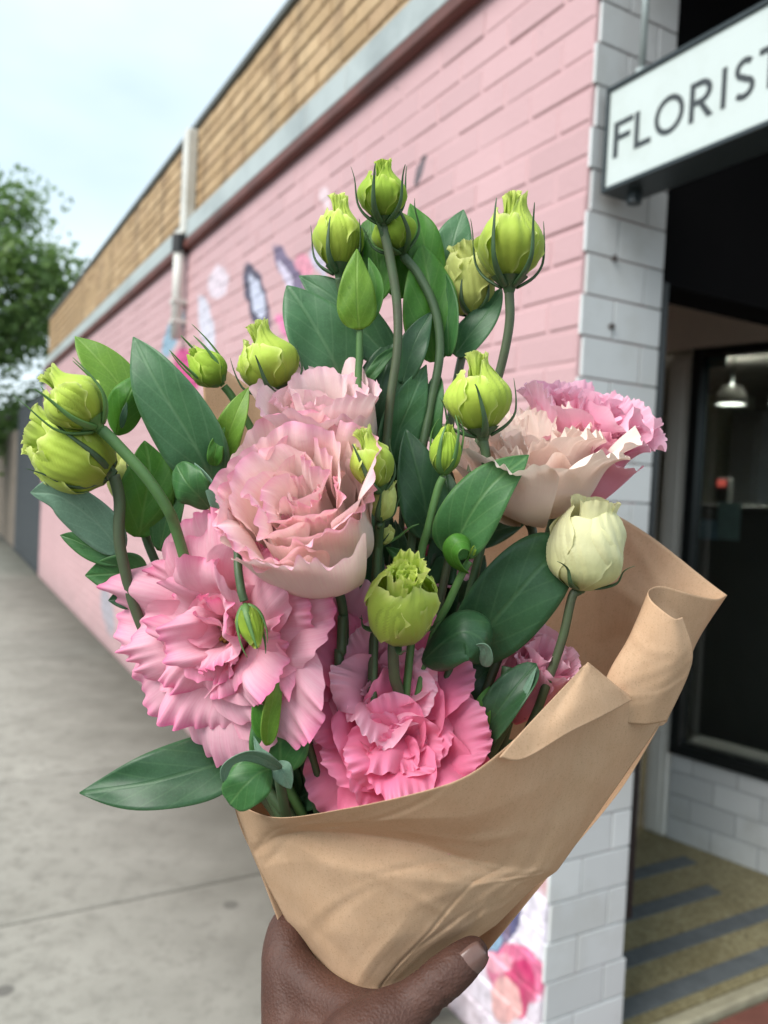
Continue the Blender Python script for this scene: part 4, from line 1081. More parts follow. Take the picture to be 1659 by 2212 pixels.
# 1 peach pink cup in the middle
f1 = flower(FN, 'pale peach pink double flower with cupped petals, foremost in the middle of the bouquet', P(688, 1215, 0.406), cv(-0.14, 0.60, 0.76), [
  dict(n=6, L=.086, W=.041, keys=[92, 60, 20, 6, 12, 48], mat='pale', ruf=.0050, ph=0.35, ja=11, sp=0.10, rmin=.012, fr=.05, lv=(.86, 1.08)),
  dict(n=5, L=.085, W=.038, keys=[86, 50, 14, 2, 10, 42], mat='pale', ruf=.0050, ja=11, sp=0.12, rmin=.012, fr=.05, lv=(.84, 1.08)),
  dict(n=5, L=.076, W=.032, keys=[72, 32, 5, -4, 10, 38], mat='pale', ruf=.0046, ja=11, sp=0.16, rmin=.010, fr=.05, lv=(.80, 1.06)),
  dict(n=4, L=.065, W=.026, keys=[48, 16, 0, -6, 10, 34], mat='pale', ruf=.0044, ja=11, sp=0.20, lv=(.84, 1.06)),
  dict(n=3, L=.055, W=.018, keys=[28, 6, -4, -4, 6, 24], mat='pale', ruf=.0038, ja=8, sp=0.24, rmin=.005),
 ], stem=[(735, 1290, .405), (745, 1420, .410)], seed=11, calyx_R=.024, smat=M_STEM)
# 2 blush flower just behind it
f2 = flower(FN, 'blush white flower tucked behind the peach cup, under the upright green leaves', P(712, 1052, 0.434), cv(-0.03, 0.80, 0.58), [
  dict(n=6, L=.074, W=.036, keys=[75, 40, 8, 2, 16, 40], mat='pale2', ruf=.0035, ja=10, sp=0.1),
  dict(n=5, L=.068, W=.032, keys=[60, 25, 4, 2, 12, 32], mat='pale2', ruf=.0035, ja=9, sp=0.14),
  dict(n=4, L=.054, W=.024, keys=[40, 12, 0, -2, 10, 24], mat='pale2', ruf=.003, ja=8, sp=0.18),
 ], stem=[(720, 1150, .44), (735, 1400, .43)], seed=12, calyx_R=.022)
# 3 big rose flower at the left
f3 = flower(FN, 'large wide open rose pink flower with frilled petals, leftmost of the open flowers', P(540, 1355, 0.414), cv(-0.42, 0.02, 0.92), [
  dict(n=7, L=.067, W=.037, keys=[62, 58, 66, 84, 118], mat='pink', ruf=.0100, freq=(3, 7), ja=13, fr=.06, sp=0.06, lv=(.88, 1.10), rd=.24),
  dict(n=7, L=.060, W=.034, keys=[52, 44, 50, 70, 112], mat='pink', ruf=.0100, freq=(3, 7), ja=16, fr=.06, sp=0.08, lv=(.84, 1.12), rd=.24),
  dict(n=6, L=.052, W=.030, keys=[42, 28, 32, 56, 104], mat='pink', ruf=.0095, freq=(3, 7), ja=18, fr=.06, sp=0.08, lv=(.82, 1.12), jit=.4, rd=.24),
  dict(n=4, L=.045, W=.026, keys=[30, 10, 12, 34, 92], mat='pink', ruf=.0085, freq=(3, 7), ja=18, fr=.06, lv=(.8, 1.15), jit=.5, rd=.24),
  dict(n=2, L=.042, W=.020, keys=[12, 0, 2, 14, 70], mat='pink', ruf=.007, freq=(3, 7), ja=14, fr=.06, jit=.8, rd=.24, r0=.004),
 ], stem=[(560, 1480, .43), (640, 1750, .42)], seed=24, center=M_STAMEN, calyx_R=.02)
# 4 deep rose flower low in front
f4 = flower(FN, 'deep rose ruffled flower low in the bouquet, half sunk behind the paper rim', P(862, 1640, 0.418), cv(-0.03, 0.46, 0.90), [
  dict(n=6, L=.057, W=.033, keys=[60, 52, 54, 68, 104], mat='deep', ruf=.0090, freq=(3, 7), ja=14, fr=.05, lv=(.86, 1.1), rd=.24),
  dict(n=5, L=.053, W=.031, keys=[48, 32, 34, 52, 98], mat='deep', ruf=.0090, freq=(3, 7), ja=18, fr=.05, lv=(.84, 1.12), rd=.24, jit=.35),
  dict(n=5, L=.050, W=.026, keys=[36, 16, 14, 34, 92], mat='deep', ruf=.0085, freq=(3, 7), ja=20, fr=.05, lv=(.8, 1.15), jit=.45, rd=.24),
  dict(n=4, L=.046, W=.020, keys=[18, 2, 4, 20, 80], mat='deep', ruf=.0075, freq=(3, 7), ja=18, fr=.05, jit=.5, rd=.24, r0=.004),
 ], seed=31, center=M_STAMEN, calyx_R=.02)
# 5 peach flower on the right, seen from the side
f5 = flower(FN, 'cream peach flower seen from the side above the paper on the right', P(1140, 1115, 0.438), cv(-0.03, 0.92, 0.36), [
  dict(n=6, L=.070, W=.034, keys=[88, 64, 30, 20, 44, 68], mat='peach', ruf=.0038, ja=8, sp=0.1, rd=.2),
  dict(n=6, L=.064, W=.031, keys=[75, 45, 22, 16, 36, 58], mat='peach', ruf=.0054, ja=10, sp=0.12, rd=.24),
  dict(n=5, L=.060, W=.027, keys=[55, 28, 10, 10, 26, 48], mat='peach', ruf=.0054, ja=10, sp=0.14, rd=.24),
  dict(n=4, L=.055, W=.020, keys=[35, 12, 4, 4, 16, 32], mat='peach', ruf=.0036, ja=9, sp=0.18),
 ], stem=[(1150, 1170, .438), (1110, 1330, .43), (1010, 1600, .42)], seed=41, calyx_R=.022, smat=M_STEMD, sepals=True)
# 6 bright pink one behind on the right
f6 = flower(FN, 'bright candy pink ruffled flower farthest right, behind the peach one', P(1205, 1085, 0.474), cv(0.26, 0.88, 0.42), [
  dict(n=7, L=.076, W=.034, keys=[74, 48, 22, 14, 30, 60], mat='hot', ruf=.006, ja=12, fr=.06),
  dict(n=7, L=.074, W=.031, keys=[60, 34, 12, 8, 26, 56], mat='hot', ruf=.006, ja=12, fr=.06),
  dict(n=6, L=.071, W=.027, keys=[40, 20, 6, 6, 22, 50], mat='hot', ruf=.006, ja=12, fr=.06),
  dict(n=5, L=.068, W=.022, keys=[22, 8, 2, 4, 18, 44], mat='hot', ruf=.0055, ja=12, fr=.06),
  dict(n=4, L=.064, W=.016, keys=[12, 4, 0, 2, 14, 36], mat='hot', ruf=.005, ja=12, fr=.06),
 ], stem=[(1170, 1200, .475), (1080, 1450, .455)], seed=52, calyx_R=.02, sepals=True)
# 7 half open pink one near the paper, 8-10 flowers deep inside
f7 = flower(FN, 'half open pink flower against the inner paper, behind the cream bud stem', P(1105, 1545, 0.432), cv(0.36, 0.85, 0.42), [
  dict(n=5, L=.050, W=.022, keys=[50, 18, 4, 4, 16, 34], mat='hot', ruf=.0024, ja=6, sp=0.14, rmin=.010),
  dict(n=4, L=.048, W=.017, keys=[35, 8, 0, 0, 10, 26], mat='hot', ruf=.0026, ja=6, sp=0.18, rmin=.008),
  dict(n=4, L=.044, W=.012, keys=[20, 4, 0, 0, 10, 30], mat='hot', ruf=.003, ja=6, sp=0.2, rmin=.006),
 ], stem=[(1070, 1640, .43)], seed=61, calyx_R=.014)
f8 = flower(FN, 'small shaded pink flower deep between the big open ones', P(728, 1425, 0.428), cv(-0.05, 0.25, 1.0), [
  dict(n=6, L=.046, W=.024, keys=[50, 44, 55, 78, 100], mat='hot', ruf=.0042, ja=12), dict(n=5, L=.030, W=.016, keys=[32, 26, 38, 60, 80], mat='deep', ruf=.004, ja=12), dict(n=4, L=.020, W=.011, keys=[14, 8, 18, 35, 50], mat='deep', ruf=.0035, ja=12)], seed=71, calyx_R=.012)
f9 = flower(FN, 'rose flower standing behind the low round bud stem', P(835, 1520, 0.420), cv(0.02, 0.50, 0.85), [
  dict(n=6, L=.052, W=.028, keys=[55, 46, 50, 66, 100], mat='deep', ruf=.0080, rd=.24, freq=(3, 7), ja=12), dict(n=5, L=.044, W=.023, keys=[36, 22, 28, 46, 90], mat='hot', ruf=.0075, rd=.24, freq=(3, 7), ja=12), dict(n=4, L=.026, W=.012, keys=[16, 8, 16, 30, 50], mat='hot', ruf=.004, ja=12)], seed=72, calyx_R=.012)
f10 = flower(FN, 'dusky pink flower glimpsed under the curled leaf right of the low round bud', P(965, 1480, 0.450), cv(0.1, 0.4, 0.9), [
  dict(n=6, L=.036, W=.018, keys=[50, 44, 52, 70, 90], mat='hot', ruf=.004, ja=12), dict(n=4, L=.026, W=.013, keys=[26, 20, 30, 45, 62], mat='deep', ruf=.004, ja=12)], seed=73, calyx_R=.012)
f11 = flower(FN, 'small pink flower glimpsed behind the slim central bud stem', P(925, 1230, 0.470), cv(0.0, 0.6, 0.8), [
  dict(n=6, L=.034, W=.017, keys=[50, 40, 40, 60, 80], mat='hot', ruf=.004, ja=12), dict(n=4, L=.026, W=.012, keys=[22, 14, 20, 36, 50], mat='hot', ruf=.004, ja=12)], seed=74, calyx_R=.012)

# ------------------------------------------------------------------ bouquet: buds
BN = 'lisianthus_bud'
b1 = bud(BN, 'topmost lime bud with dark upright sepals on a straight stem', (827, 482), (822, 338), 104, .410, .402, 'limeg', 'twist', [(843, 560, .411), (858, 660, .411), (858, 760, .411), (840, 900, .413), (815, 1250, .415)], seed=1, smat=M_STEMD, sep_kw=dict(spread=1.10, len_=1.0, tipout=.08))
b2 = bud(BN, 'lime bud with frilled neck just left of the topmost bud', (733, 592), (728, 415), 108, .428, .43, 'lime', 'twist', [(740, 640, .43), (770, 800, .435), (790, 1100, .43)], seed=2, sep_kw=dict(len_=.62))
b3 = bud(BN, 'lime bud partly hidden behind the topmost bud, on an arching stem', (868, 545), (828, 440), 98, .424, .416, 'limeg', 'twist', [(905, 595, .422), (940, 670, .42), (950, 760, .42), (930, 880, .421), (905, 1020, .42), (870, 1350, .418)], seed=3, smat=M_STEM, sep_kw=dict(len_=1.05, tipout=.3, spread=1.2))
b4 = bud(BN, 'large lime bud with spread sepals at the upper right, tallest on that side', (1100, 620), (1106, 408), 146, .412, .408, 'lime', 'twist', [(1100, 700, .414), (1080, 800, .418), (1040, 930, .425), (960, 1250, .425)], seed=14, smat=M_STEMD, sep_kw=dict(spread=1.10, len_=.78, tipout=.04), frill=1.15)
b5 = bud(BN, 'paler lime bud half hidden behind the large upper right bud and green leaf', (1018, 680), (1003, 530), 104, .438, .436, 'lime2', 'round', [(1000, 760, .438), (975, 900, .438), (930, 1250, .43)], seed=5, smat=M_STEMD, sep_kw=dict(len_=.5), frill=1.6, open_=.4)
b6 = bud(BN, 'lime bud in front of the peach flower, with two long side sepals', (1043, 942), (1022, 756), 142, .396, .392, 'lime', 'twist', [(1050, 1000, .398), (1050, 1120, .402), (1010, 1300, .406)], seed=6, sep_kw=dict(spread=1.06, len_=.60, tipout=.06))
b7 = bud(BN, 'lime bud leaning left with a crooked frilled neck above the lime leaf', (602, 852), (545, 692), 132, .420, .412, 'lime', 'twist', [(625, 900, .425), (660, 1050, .43)], seed=17, sep_kw=dict(len_=.62), twist=1.2)
b8 = bud(BN, 'small tight green bud in thin sepals, left of the leaning lime bud', (478, 828), (408, 752), 76, .420, .414, 'limeg', 'slim', [(502, 858, .422), (545, 930, .426), (620, 1080, .43)], seed=8, sr=(2.1, 2.1), sep_kw=dict(len_=1.35, spread=1.05, tipout=-.2), smat=M_STEMB, sepmat=M_SEPALB, frill=.6)
b9 = bud(BN, 'lime bud nodding left on a thick arching stem, upper of the leftmost pair', (213, 922), (90, 800), 128, .385, .378, 'lime', 'twist', [(252, 960, .386), (315, 1030, .388), (362, 1100, .392), (385, 1160, .398), (460, 1400, .41)], seed=9, sr=(2.9, 2.7), smat=M_STEMB, sep_kw=dict(spread=1.10, len_=.92, tipout=.06), sepmat=M_SEPALB, twist=1.1)
b10 = bud(BN, 'big blunt lime bud directly below the nodding one at far left', (238, 1022), (66, 930), 152, .400, .394, 'lime', 'round', [(258, 1080, .402), (263, 1200, .404), (330, 1400, .412)], seed=10, sr=(3.0, 2.7), smat=M_STEMD, sep_kw=dict(spread=1.05, len_=.9, tipout=.3), frill=1.4, open_=.2)
b11 = bud(BN, 'pale lime bud peeping out behind the leaves under the leftmost pair', (300, 1085), (248, 985), 80, .430, .43, 'lime2', 'round', [(330, 1200, .432)], seed=25, sep=3)
b12 = bud(BN, 'narrow lime bud with a ruffled open mouth at the right edge of the peach cup', (822, 1062), (776, 922), 92, .372, .366, 'lime', 'twist', [(822, 1110, .380), (812, 1250, .40)], seed=22, sep=3, frill=1.5, open_=.5, sep_kw=dict(len_=.8))
b13 = bud(BN, 'tiny pale green bud squeezed under the ruffled one beside the peach cup', (822, 1122), (838, 1042), 54, .378, .374, 'lime2', 'open', [(815, 1180, .392)], seed=26, sep=3, sr=(1.6, 1.8))
b14 = bud(BN, 'round lime bud facing the viewer low in the middle, with a curled green eye', (858, 1362), (880, 1232), 142, .386, .354, 'lime', 'round', [(850, 1400, .388), (852, 1460, .392), (862, 1530, .398)], seed=19, sr=(2.9, 2.7), smat=M_STEMD, sep=4, sep_kw=dict(len_=.25), frill=1.0, open_=.0)
b15 = bud(BN, 'smooth cream white rosebud on a thin dark stem in front of the paper', (1252, 1268), (1284, 1086), 158, .400, .392, 'cream', 'open', [(1236, 1290, .4), (1215, 1380, .402), (1180, 1480, .405), (1140, 1580, .408), (1000, 1850, .405)], seed=16, twist=.5, sr=(2.3, 2.4), smat=M_STEMD, sep=4, sep_kw=dict(len_=.4, tipout=.5), frill=.35, open_=.1, group='cream lisianthus buds', cat='flower bud')
b16 = bud(BN, 'small green bud with joined sepal tips in front of the peach flower', (958, 1022), (968, 915), 66, .388, .386, 'limeg', 'slim', [(945, 1060, .389), (925, 1140, .391), (905, 1230, .396)], seed=27, sr=(1.9, 2.2), smat=M_STEMB, sepmat=M_SEPALB, sep_kw=dict(len_=1.15, spread=1.06, tipout=-.75), frill=.5)
b17 = bud(BN, 'small green bud drooping on a bent stem over the large rose flower', (530, 1308), (556, 1402), 58, .360, .356, 'limeg', 'slim', [(520, 1270, .361), (514, 1210, .366), (525, 1150, .38)], seed=28, sr=(2.0, 2.0), smat=M_STEM, sep_kw=dict(len_=1.12, spread=1.06, tipout=-.4), frill=.4, sepmat=M_SEPALB)
b18 = bud(BN, 'tiny yellow green sprig bud on a wiry stalk right of the peach cup', (822, 1172), (848, 1142), 30, .395, .393, 'lime2', 'open', [(812, 1200, .398), (806, 1300, .405)], seed=29, sep=3, sr=(1.2, 1.8), sep_kw=dict(w=.0009))
V, Fc = tube_vf(crom(px_path([(820, 1180, .396), (860, 1160, .394), (885, 1140, .392), (905, 1132, .392)]), 12), np.linspace(.0010, .0003, 12), 6); obj('sepal', V, Fc, M_SEPALB, b18, True)
b19 = bud(BN, 'thread thin young bud rising beside the small cupped leaf in the middle', (1018, 1205), (1045, 1150), 20, .386, .386, 'limeg', 'slim', [(1000, 1235, .387), (970, 1300, .391), (930, 1390, .398)], seed=30, sep=4, sr=(1.9, 2.0), smat=M_STEMB, sepmat=M_SEPALB, sep_kw=dict(len_=1.4, tipout=.6, w=.0010), frill=.3)

# ------------------------------------------------------------------ bouquet: leaves (each belongs to a stem)
def lf(par, pts, w, mat='mid', **k): return leaf(par, pts, w, mat, seed=hash(str(pts[0])) % 1000 if False else int(pts[0][0] + pts[0][1]), **k)
lf(b8, [(462, 1045, .412), (420, 960, .402), (340, 830, .398), (288, 728, .404)], 142, 'blue', fold=.18, roll=12, prof=(.6, .9))
lf(b11, [(285, 900, .425), (255, 830, .425), (205, 770, .425), (162, 727, .428)], 92, 'lime', fold=.2, roll=-18)
lf(b9, [(252, 940, .415), (262, 895, .408), (280, 850, .405), (299, 812, .410)], 78, 'fresh', fold=-.55, roll=10, prof=(.45, .6), name='leaf')
lf(b9, [(262, 925, .402), (268, 895, .401), (274, 868, .402)], 14, 'dark', fold=.1)
lf(b8, [(475, 1005, .412), (490, 950, .408), (512, 890, .406), (537, 837, .410)], 66, 'lime', fold=.35, roll=20)
lf(b8, [(464, 1006, .405), (464, 985, .402), (470, 955, .402), (486, 922, .405)], 34, 'fresh', fold=.3)
lf(b9, [(300, 1160, .418), (310, 1100, .414), (322, 1020, .414), (312, 952, .418)], 118, 'fresh', fold=.2, roll=-8, prof=(.6, .85))
lf(b9, [(345, 1190, .42), (360, 1120, .418), (372, 1050, .42), (352, 985, .424)], 70, 'mid', fold=.2, roll=20)
lf(b8, [(452, 1098, .396), (428, 1070, .390), (402, 1040, .388), (382, 1004, .394)], 84, 'mid', fold=-.12, roll=22, prof=(.5, .5), wave=.25)
lf(b8, [(480, 1122, .394), (468, 1080, .390), (448, 1040, .388), (420, 1000, .390)], 34, 'grey', fold=.3, roll=30)
lf(b10, [(262, 1195, .410), (210, 1130, .404), (130, 1072, .398), (66, 1064, .402)], 100, 'grey', fold=.2, roll=28, prof=(.5, .85))
lf(b10, [(262, 1215, .412), (210, 1190, .410), (165, 1168, .410), (130, 1156, .412)], 52, 'mid', fold=.2, roll=15)
lf(b10, [(320, 1240, .416), (280, 1238, .414), (230, 1240, .412), (184, 1243, .414)], 92, 'mid', fold=.25, roll=10, prof=(.5, .9))
lf(b10, [(300, 1290, .418), (270, 1292, .416), (234, 1297, .416)], 50, 'dark', fold=.25, roll=10)
lf(f3, [(520, 1640, .412), (430, 1662, .404), (300, 1695, .398), (172, 1713, .402)], 142, 'dark', fold=.22, roll=-12, prof=(.5, .9))
LS = empty('leafy_shoot', P(640, 2060, .405), 'leafy shoot with a curled leaf at the left end of the paper rim', 'flower stem', 'leafy lisianthus shoots')
stem_tube(LS, px_path([(600, 1650, .384), (612, 1730, .386), (640, 1850, .392), (700, 2060, .40)]), .0026, .0026, M_STEM)
lf(LS, [(606, 1668, .388), (605, 1600, .386), (612, 1510, .388), (622, 1430, .394)], 128, 'mid', fold=.2, roll=8, prof=(.5, .95))
lf(LS, [(585, 1600, .378), (568, 1560, .376), (572, 1500, .376), (596, 1440, .380)], 48, 'fresh', fold=.45, roll=30)
lf(LS, [(578, 1610, .374), (580, 1560, .372), (592, 1500, .372), (606, 1436, .377)], 44, 'lime', fold=.5, roll=-25)
lf(LS, [(585, 1660, .374), (560, 1670, .366), (525, 1700, .362), (496, 1738, .366)], 98, 'mid', fold=-.25, roll=-10, prof=(.42, .36))
lf(LS, [(606, 1660, .376), (572, 1640, .366), (530, 1630, .360), (492, 1652, .358), (482, 1690, .362)], 40, 'grey', fold=.2, roll=50, prof=(.4, .6))
lf(LS, [(600, 1645, .378), (612, 1672, .376), (629, 1704, .377)], 46, 'grey', fold=.2, roll=0)
lf(LS, [(596, 1655, .377), (580, 1640, .374), (560, 1622, .374), (548, 1590, .376)], 22, 'grey', fold=.2)
lf(b7, [(745, 840, .432), (715, 770, .426), (670, 690, .424), (620, 617, .428)], 148, 'blue', fold=.18, roll=-14, prof=(.6, .82))
lf(b2, [(858, 790, .436), (790, 720, .432), (715, 640, .430), (646, 596, .434)], 100, 'blue', fold=.22, roll=-10, prof=(.6, .9))
b20 = empty('leafy_shoot', P(770, 2080, .405), 'lime shoot with one pointed closed leaf, left of the topmost bud stem', 'flower stem', 'leafy lisianthus shoots')
stem_tube(b20, px_path([(777, 705, .412), (776, 770, .413), (774, 850, .414), (780, 1100, .418), (785, 1600, .41), (790, 2080, .405)]), .0017, .0024, M_STEMB)
lf(b20, [(776, 712, .410), (772, 660, .406), (770, 600, .406), (771, 538, .410)], 86, 'lime', fold=-.25, roll=-6, prof=(.45, .9))
lf(b20, [(792, 700, .416), (806, 660, .415), (812, 610, .415), (796, 556, .418)], 44, 'fresh', fold=.3, roll=25)
lf(b3, [(808, 655, .436), (812, 600, .434), (805, 540, .434), (800, 470, .438)], 92, 'fresh', fold=.2, roll=15, prof=(.5, .5))
lf(b3, [(868, 645, .440), (858, 590, .436), (850, 530, .436), (842, 475, .44)], 86, 'fresh', fold=.15, roll=-15, prof=(.5, .5))
lf(b3, [(925, 640, .436), (922, 570, .432), (910, 500, .432), (886, 440, .436)], 84, 'fresh', fold=.2, roll=-18, prof=(.55, .85))
lf(b5, [(972, 610, .446), (972, 560, .444), (985, 500, .444), (1001, 453, .448)], 88, 'blue', fold=.1, roll=8)
lf(b5, [(938, 782, .428), (930, 700, .424), (925, 610, .424), (910, 528, .428)], 122, 'fresh', fold=.2, roll=-12, prof=(.55, .8))
lf(b5, [(970, 770, .425), (968, 700, .423), (965, 640, .424), (955, 580, .428)], 60, 'mid', fold=.3, roll=30)
lf(b4, [(982, 768, .436), (1010, 730, .432), (1050, 680, .430), (1084, 622, .434)], 72, 'blue', fold=.2, roll=22, prof=(.55, .8))
lf(b1, [(868, 830, .420), (885, 770, .418), (905, 720, .418), (933, 673, .422)], 66, 'dark', fold=.2, roll=10)
lf(b1, [(845, 1000, .424), (862, 930, .420), (890, 860, .418), (921, 788, .422)], 96, 'blue', fold=.25, roll=-15, prof=(.55, .95))
lf(b2, [(800, 960, .432), (815, 880, .430), (830, 800, .43), (850, 730, .435)], 120, 'dark', fold=.15, roll=10)
lf(b2, [(790, 830, .428), (810, 800, .426), (835, 770, .426), (870, 742, .43)], 30, 'mid', fold=.3, roll=20)
lf(b4, [(945, 965, .424), (935, 910, .421), (938, 860, .421), (945, 808, .424)], 46, 'mid', fold=.2, roll=12, prof=(.5, .5))
lf(b16, [(930, 1165, .414), (920, 1100, .410), (900, 1010, .408), (876, 927, .412)], 112, 'dark', fold=.2, roll=-12, prof=(.55, .9))
lf(b16, [(958, 1160, .418), (962, 1110, .416), (968, 1060, .416), (960, 1010, .42)], 60, 'dark', fold=.2, roll=20)
lf(b6, [(978, 1205, .394), (1000, 1140, .386), (1060, 1050, .382), (1142, 983, .386)], 128, 'mid', fold=.22, roll=10, prof=(.55, .85))
lf(b6, [(1000, 1425, .412), (1060, 1350, .402), (1140, 1255, .398), (1222, 1170, .404)], 172, 'dark', fold=.16, roll=-10, prof=(.5, .42))
lf(b19, [(1010, 1238, .384), (985, 1222, .380), (975, 1190, .377), (992, 1170, .376), (1014, 1180, .378), (1008, 1215, .381)], 52, 'fresh', fold=.1, roll=55, prof=(.4, .5))
lf(b19, [(912, 1430, .396), (945, 1400, .386), (1000, 1365, .380), (1045, 1385, .380), (1052, 1425, .388)], 118, 'dark', fold=-.1, roll=28, prof=(.45, .40), curl=.3)
lf(b19, [(1048, 1440, .384), (1050, 1418, .380), (1044, 1398, .378), (1026, 1393, .378)], 34, 'grey', fold=.2, roll=20)
lf(b15, [(1035, 1615, .404), (1060, 1560, .398), (1110, 1490, .395), (1158, 1433, .400)], 82, 'dark', fold=.4, roll=20, prof=(.5, .5))
lf(b15, [(1062, 1600, .400), (1090, 1560, .395), (1130, 1500, .392), (1160, 1440, .396)], 34, 'grey', fold=.3, roll=45)
lf(b15, [(1045, 1590, .402), (1040, 1550, .400), (1045, 1515, .400), (1058, 1482, .402)], 40, 'fresh', fold=.3, roll=10)
lf(b15, [(1048, 1565, .400), (1030, 1552, .398), (1015, 1542, .398), (998, 1540, .400)], 26, 'fresh', fold=.3, roll=10)
lf(f1, [(770, 1335, .424), (765, 1290, .420), (768, 1240, .420), (790, 1185, .424)], 100, 'dark', fold=.2, roll=12, prof=(.5, .4))
lf(b12, [(905, 1225, .412), (880, 1212, .410), (858, 1198, .410), (834, 1182, .412)], 36, 'mid', fold=.25, roll=10)
lf(b14, [(960, 1200, .425), (950, 1260, .428), (965, 1150, .43), (1000, 1100, .432)], 70, 'dark', fold=.2)
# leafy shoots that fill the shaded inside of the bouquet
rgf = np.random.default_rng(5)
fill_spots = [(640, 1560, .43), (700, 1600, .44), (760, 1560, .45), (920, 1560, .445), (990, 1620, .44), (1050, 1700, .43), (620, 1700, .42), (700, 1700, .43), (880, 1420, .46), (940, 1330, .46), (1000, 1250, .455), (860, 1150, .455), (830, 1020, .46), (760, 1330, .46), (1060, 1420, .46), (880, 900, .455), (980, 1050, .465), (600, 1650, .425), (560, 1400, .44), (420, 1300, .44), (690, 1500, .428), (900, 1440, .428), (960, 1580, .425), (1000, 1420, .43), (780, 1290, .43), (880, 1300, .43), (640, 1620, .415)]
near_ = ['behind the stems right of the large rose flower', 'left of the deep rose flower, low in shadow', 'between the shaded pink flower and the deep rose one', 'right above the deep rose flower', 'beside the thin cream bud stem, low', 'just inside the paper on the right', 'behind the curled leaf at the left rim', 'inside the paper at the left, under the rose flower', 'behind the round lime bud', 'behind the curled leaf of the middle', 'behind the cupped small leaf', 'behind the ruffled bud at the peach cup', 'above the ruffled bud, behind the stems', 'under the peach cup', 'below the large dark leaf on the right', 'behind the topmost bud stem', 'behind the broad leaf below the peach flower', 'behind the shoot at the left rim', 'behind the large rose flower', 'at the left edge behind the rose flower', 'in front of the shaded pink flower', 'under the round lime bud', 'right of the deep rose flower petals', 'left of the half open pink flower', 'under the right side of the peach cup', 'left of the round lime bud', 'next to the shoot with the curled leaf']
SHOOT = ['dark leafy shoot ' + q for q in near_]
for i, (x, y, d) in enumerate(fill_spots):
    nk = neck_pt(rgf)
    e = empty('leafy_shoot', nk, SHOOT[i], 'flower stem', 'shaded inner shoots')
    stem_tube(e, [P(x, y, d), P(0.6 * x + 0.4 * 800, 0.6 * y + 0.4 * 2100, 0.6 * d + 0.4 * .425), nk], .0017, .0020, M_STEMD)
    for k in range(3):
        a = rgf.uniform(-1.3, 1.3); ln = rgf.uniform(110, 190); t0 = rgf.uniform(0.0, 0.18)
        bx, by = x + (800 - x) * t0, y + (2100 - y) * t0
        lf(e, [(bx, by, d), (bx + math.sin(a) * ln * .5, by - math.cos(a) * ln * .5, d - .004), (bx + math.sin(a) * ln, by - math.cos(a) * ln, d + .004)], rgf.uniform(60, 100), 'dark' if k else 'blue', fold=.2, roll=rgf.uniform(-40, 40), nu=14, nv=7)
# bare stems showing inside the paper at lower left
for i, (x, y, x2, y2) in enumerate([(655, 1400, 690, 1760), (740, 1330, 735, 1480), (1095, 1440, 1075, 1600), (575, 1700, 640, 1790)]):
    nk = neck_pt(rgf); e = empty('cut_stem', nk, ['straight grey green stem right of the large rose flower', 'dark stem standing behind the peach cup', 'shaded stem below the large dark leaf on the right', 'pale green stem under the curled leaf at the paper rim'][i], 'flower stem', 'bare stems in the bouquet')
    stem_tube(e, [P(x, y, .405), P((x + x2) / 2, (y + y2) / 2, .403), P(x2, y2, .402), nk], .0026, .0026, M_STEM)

# ------------------------------------------------------------------ kraft paper
def paper_mat():
    k = NT('kraft_paper'); pos = k.n('ShaderNodeTexCoord').outputs['Object']
    a = k.noise(pos, 55, 6, 0.7); sv = k.n('ShaderNodeVectorMath', {0: pos, 1: (1.0, 1.0, 0.12)}, operation='MULTIPLY').outputs[0]
    b = k.noise(sv, 500, 3, 0.6); c_ = k.noise(pos, 1800, 2, 0.5)
    c = k.mix(k.ramp(a, [(0.35, 0), (0.7, 1)]), (0.76, 0.53, 0.345), (0.71, 0.475, 0.295))
    c = k.mix(k.math('MULTIPLY', k.ramp(b, [(0.4, 0), (0.75, 1)]), 0.14), c, (0.42, 0.26, 0.13))
    c = k.mix(k.math('MULTIPLY', k.ramp(c_, [(0.5, 0), (0.7, 1)]), 0.25), c, (0.84, 0.63, 0.43))
    c = k.mix(k.math('MULTIPLY', k.ramp(k.noise(pos, 1300, 2, 0.5), [(0.58, 0), (0.7, 1)]), 0.4), c, (0.40, 0.24, 0.13))
    bs = k.n('ShaderNodeBsdfPrincipled', {'Base Color': c, 'Roughness': 0.8, 'Specular IOR Level': 0.12})
    hh = k.math('ADD', k.noise(pos, 38, 3, 0.5), k.math('MULTIPLY', b, 0.02))
    k.t.links.new(k.bump(hh, 0.10, 0.003), bs.inputs['Normal'])
    tr = k.n('ShaderNodeBsdfTranslucent', {'Color': k.mix(0.5, c, (0.62, 0.36, 0.17))})
    return k.done(k.n('ShaderNodeMixShader', {0: 0.34, 1: bs.outputs[0], 2: tr.outputs[0]}).outputs[0])
M_PAPER = paper_mat()
def patch(rows, nu, nv, lin=0.0, split=None):
    """rows of (px,py,d) control points; spline across columns, spline (or partly straight) across rows"""
    if split:
        n1 = int(nv * split / (len(rows[0]) - 1))
        cols = np.array([np.vstack([crom(np.array(r[:split+1], float), n1), crom(np.array(r[split:], float), nv - n1 + 1)[1:]]) for r in rows])
    else: cols = np.array([crom(np.array(r, float), nv) for r in rows])     # rows x nv x 3
    out_ = np.stack([crom(cols[:, j], nu) for j in range(nv)], 1)
    if lin:
        k = np.linspace(0, len(rows) - 1, nu); i = np.minimum(k.astype(int), len(rows) - 2); f = (k - i)[:, None, None]
        out_ = lin * (cols[i] * (1 - f) + cols[i+1] * f) + (1 - lin) * out_
    return np.stack([[P(*q) for q in r] for r in out_])
